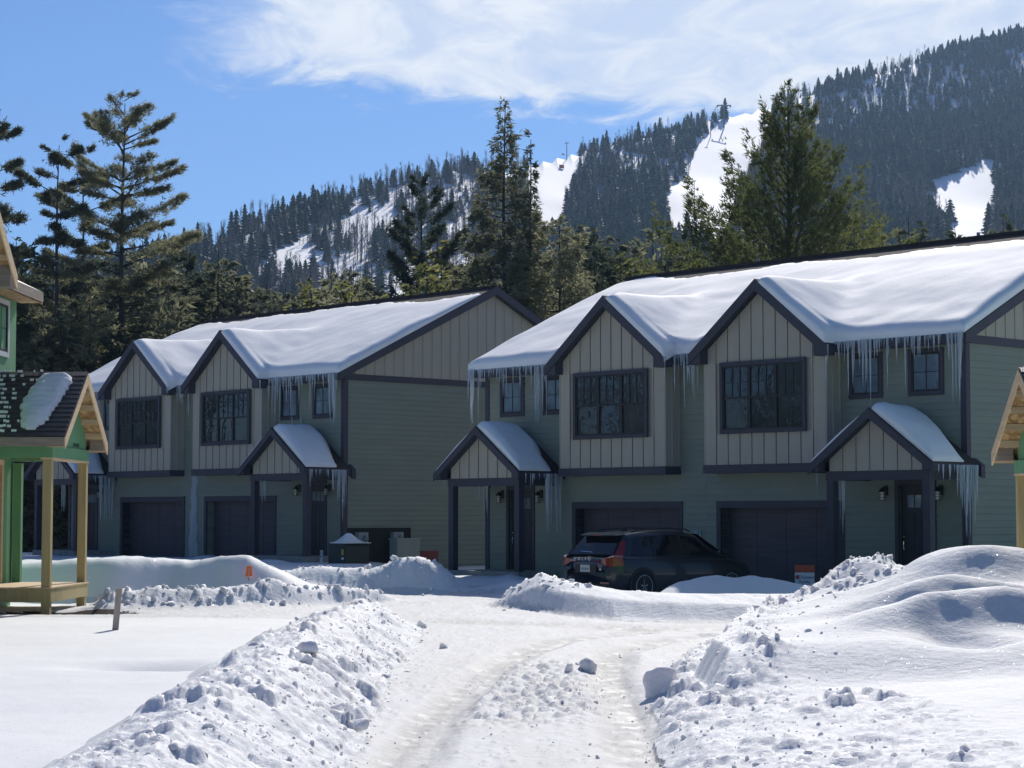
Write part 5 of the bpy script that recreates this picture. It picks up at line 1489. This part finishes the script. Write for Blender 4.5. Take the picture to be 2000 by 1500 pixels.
for nm, typ, val in (('sc', 'FLOAT', Sa[rest]), ('rz', 'FLOAT', Ra[rest]), ('kd', 'INT', Ka[rest])):
    a = me.attributes.new(nm, typ, 'POINT'); a.data.foreach_set('value', val.astype(np.float32 if typ == 'FLOAT' else np.int32))
fo = ob('mountain_forest', me, kind='stuff')
ng = bpy.data.node_groups.new('forest', 'GeometryNodeTree')
ng.interface.new_socket('Geometry', in_out='INPUT', socket_type='NodeSocketGeometry'); ng.interface.new_socket('Geometry', in_out='OUTPUT', socket_type='NodeSocketGeometry')
gi = ng.nodes.new('NodeGroupInput'); go = ng.nodes.new('NodeGroupOutput')
iop = ng.nodes.new('GeometryNodeInstanceOnPoints'); ci = ng.nodes.new('GeometryNodeCollectionInfo')
ci.inputs['Collection'].default_value = src; ci.inputs['Separate Children'].default_value = True; ci.inputs['Reset Children'].default_value = True
iop.inputs['Pick Instance'].default_value = True
def nattr(nm, typ):
    a = ng.nodes.new('GeometryNodeInputNamedAttribute'); a.data_type = typ; a.inputs['Name'].default_value = nm; return a.outputs['Attribute']
cx = ng.nodes.new('ShaderNodeCombineXYZ'); ng.links.new(nattr('rz', 'FLOAT'), cx.inputs[2])
ng.links.new(gi.outputs[0], iop.inputs['Points']); ng.links.new(ci.outputs[0], iop.inputs['Instance']); ng.links.new(nattr('kd', 'INT'), iop.inputs['Instance Index'])
ng.links.new(cx.outputs[0], iop.inputs['Rotation']); ng.links.new(nattr('sc', 'FLOAT'), iop.inputs['Scale']); ng.links.new(iop.outputs[0], go.inputs[0])
md = fo.modifiers.new('scatter', 'NODES'); md.node_group = ng


def on_hill(px_, py_):
    """where the sight line through a surveyed point meets the mountainside"""
    for Y in np.linspace(200, 1500, 1300):
        p = pix(px_, py_, Y=float(Y))
        if float(hill(np.array([p.x]), np.array([p.y]))[0]) >= p.z: return p
    return p


# ski lift towers, lamp poles, snow fence
lift = [(1414, 250, 46, 'lift tower'), (1924, 108, 30, 'lift tower'), (1755, 190, 30, 'lift tower')]
for i, (x, y, hp, _) in enumerate(lift):
    p = on_hill(x, y); h = hp / 3984 * p.y
    u = thing('lift_tower', ['ski lift tower standing at the top of the middle ski run', 'ski lift tower near the summit at the far right', 'faint ski lift tower among the spruces high on the right'][i], 'lift tower', tuple(p))
    MB().tube([(0, 0, -1), (0, 0, h)], [.40, .28], 8).ob('mast', M['steel'], u)
    MB().box(-h * .30, h * .30, -.25, .25, h * .95, h * 1.0).box(-h * .31, -h * .26, -.9, .9, h * .90, h * .95).box(h * .26, h * .31, -.9, .9, h * .90, h * .95).ob('crossarm', M['steel'], u)
for i, (x, y, hp, lab) in enumerate([(1318, 352, 32, 'lamp pole on the edge of the middle ski run'), (1388, 268, 34, 'lamp pole halfway up the middle ski run'), (1107, 312, 34, 'lamp pole beside the left ski run'),
                                     (1356, 392, 40, 'short pole with a crossbar below the middle ski run'), (1915, 322, 32, 'lamp pole above the right hand ski run')]):
    p = on_hill(x, y); h = hp / 3984 * p.y
    u = thing('lamp_pole', lab, 'pole', tuple(p))
    MB().tube([(0, 0, -1), (0, 0, h)], [.22, .16], 6).ob('pole', M['steel'], u)
    MB().box(-.9, .9, -.2, .2, h - .35, h).ob('lamp_head', M['steel'], u)
p = on_hill(1097, 330)
u = thing('snow_fence', 'orange safety netting on the left ski run', 'fence', tuple(p), R(20))
MB().tube([(-1.1, 0, -.5), (-1.1, 0, 2.0)], .08, 5).tube([(1.1, 0, -.5), (1.1, 0, 2.0)], .08, 5).ob('post', M['steel'], u)
MB().box(-1.1, 1.1, -.04, .04, .3, 1.9).ob('netting', M['orange'], u)
p = on_hill(1100, 303)
MB().box(-1.0, 1.0, -.6, .6, 0, .7).box(-.6, .6, -.4, .4, .7, 1.4).ob('snow_gun', M['steel'], None, loc=tuple(p), label='dark snow gun sled near the top of the left ski run', cat='snow gun')

# ================================================================ AIR
hz = MB().box(-1950, 1950, -140, 3300, -2.0, 560).ob('haze', M['white'], kind='stuff')
m = bpy.data.materials.new('pale_haze'); m.use_nodes = True; nt = m.node_tree; nt.nodes.clear()
pv = nt.nodes.new('ShaderNodeVolumePrincipled'); oo = nt.nodes.new('ShaderNodeOutputMaterial'); nt.links.new(pv.outputs[0], oo.inputs['Volume'])
pv.inputs['Density'].default_value = .00013; pv.inputs['Color'].default_value = (.42, .66, 1.0, 1); pv.inputs['Anisotropy'].default_value = .3
hz.data.materials.clear(); hz.data.materials.append(m)
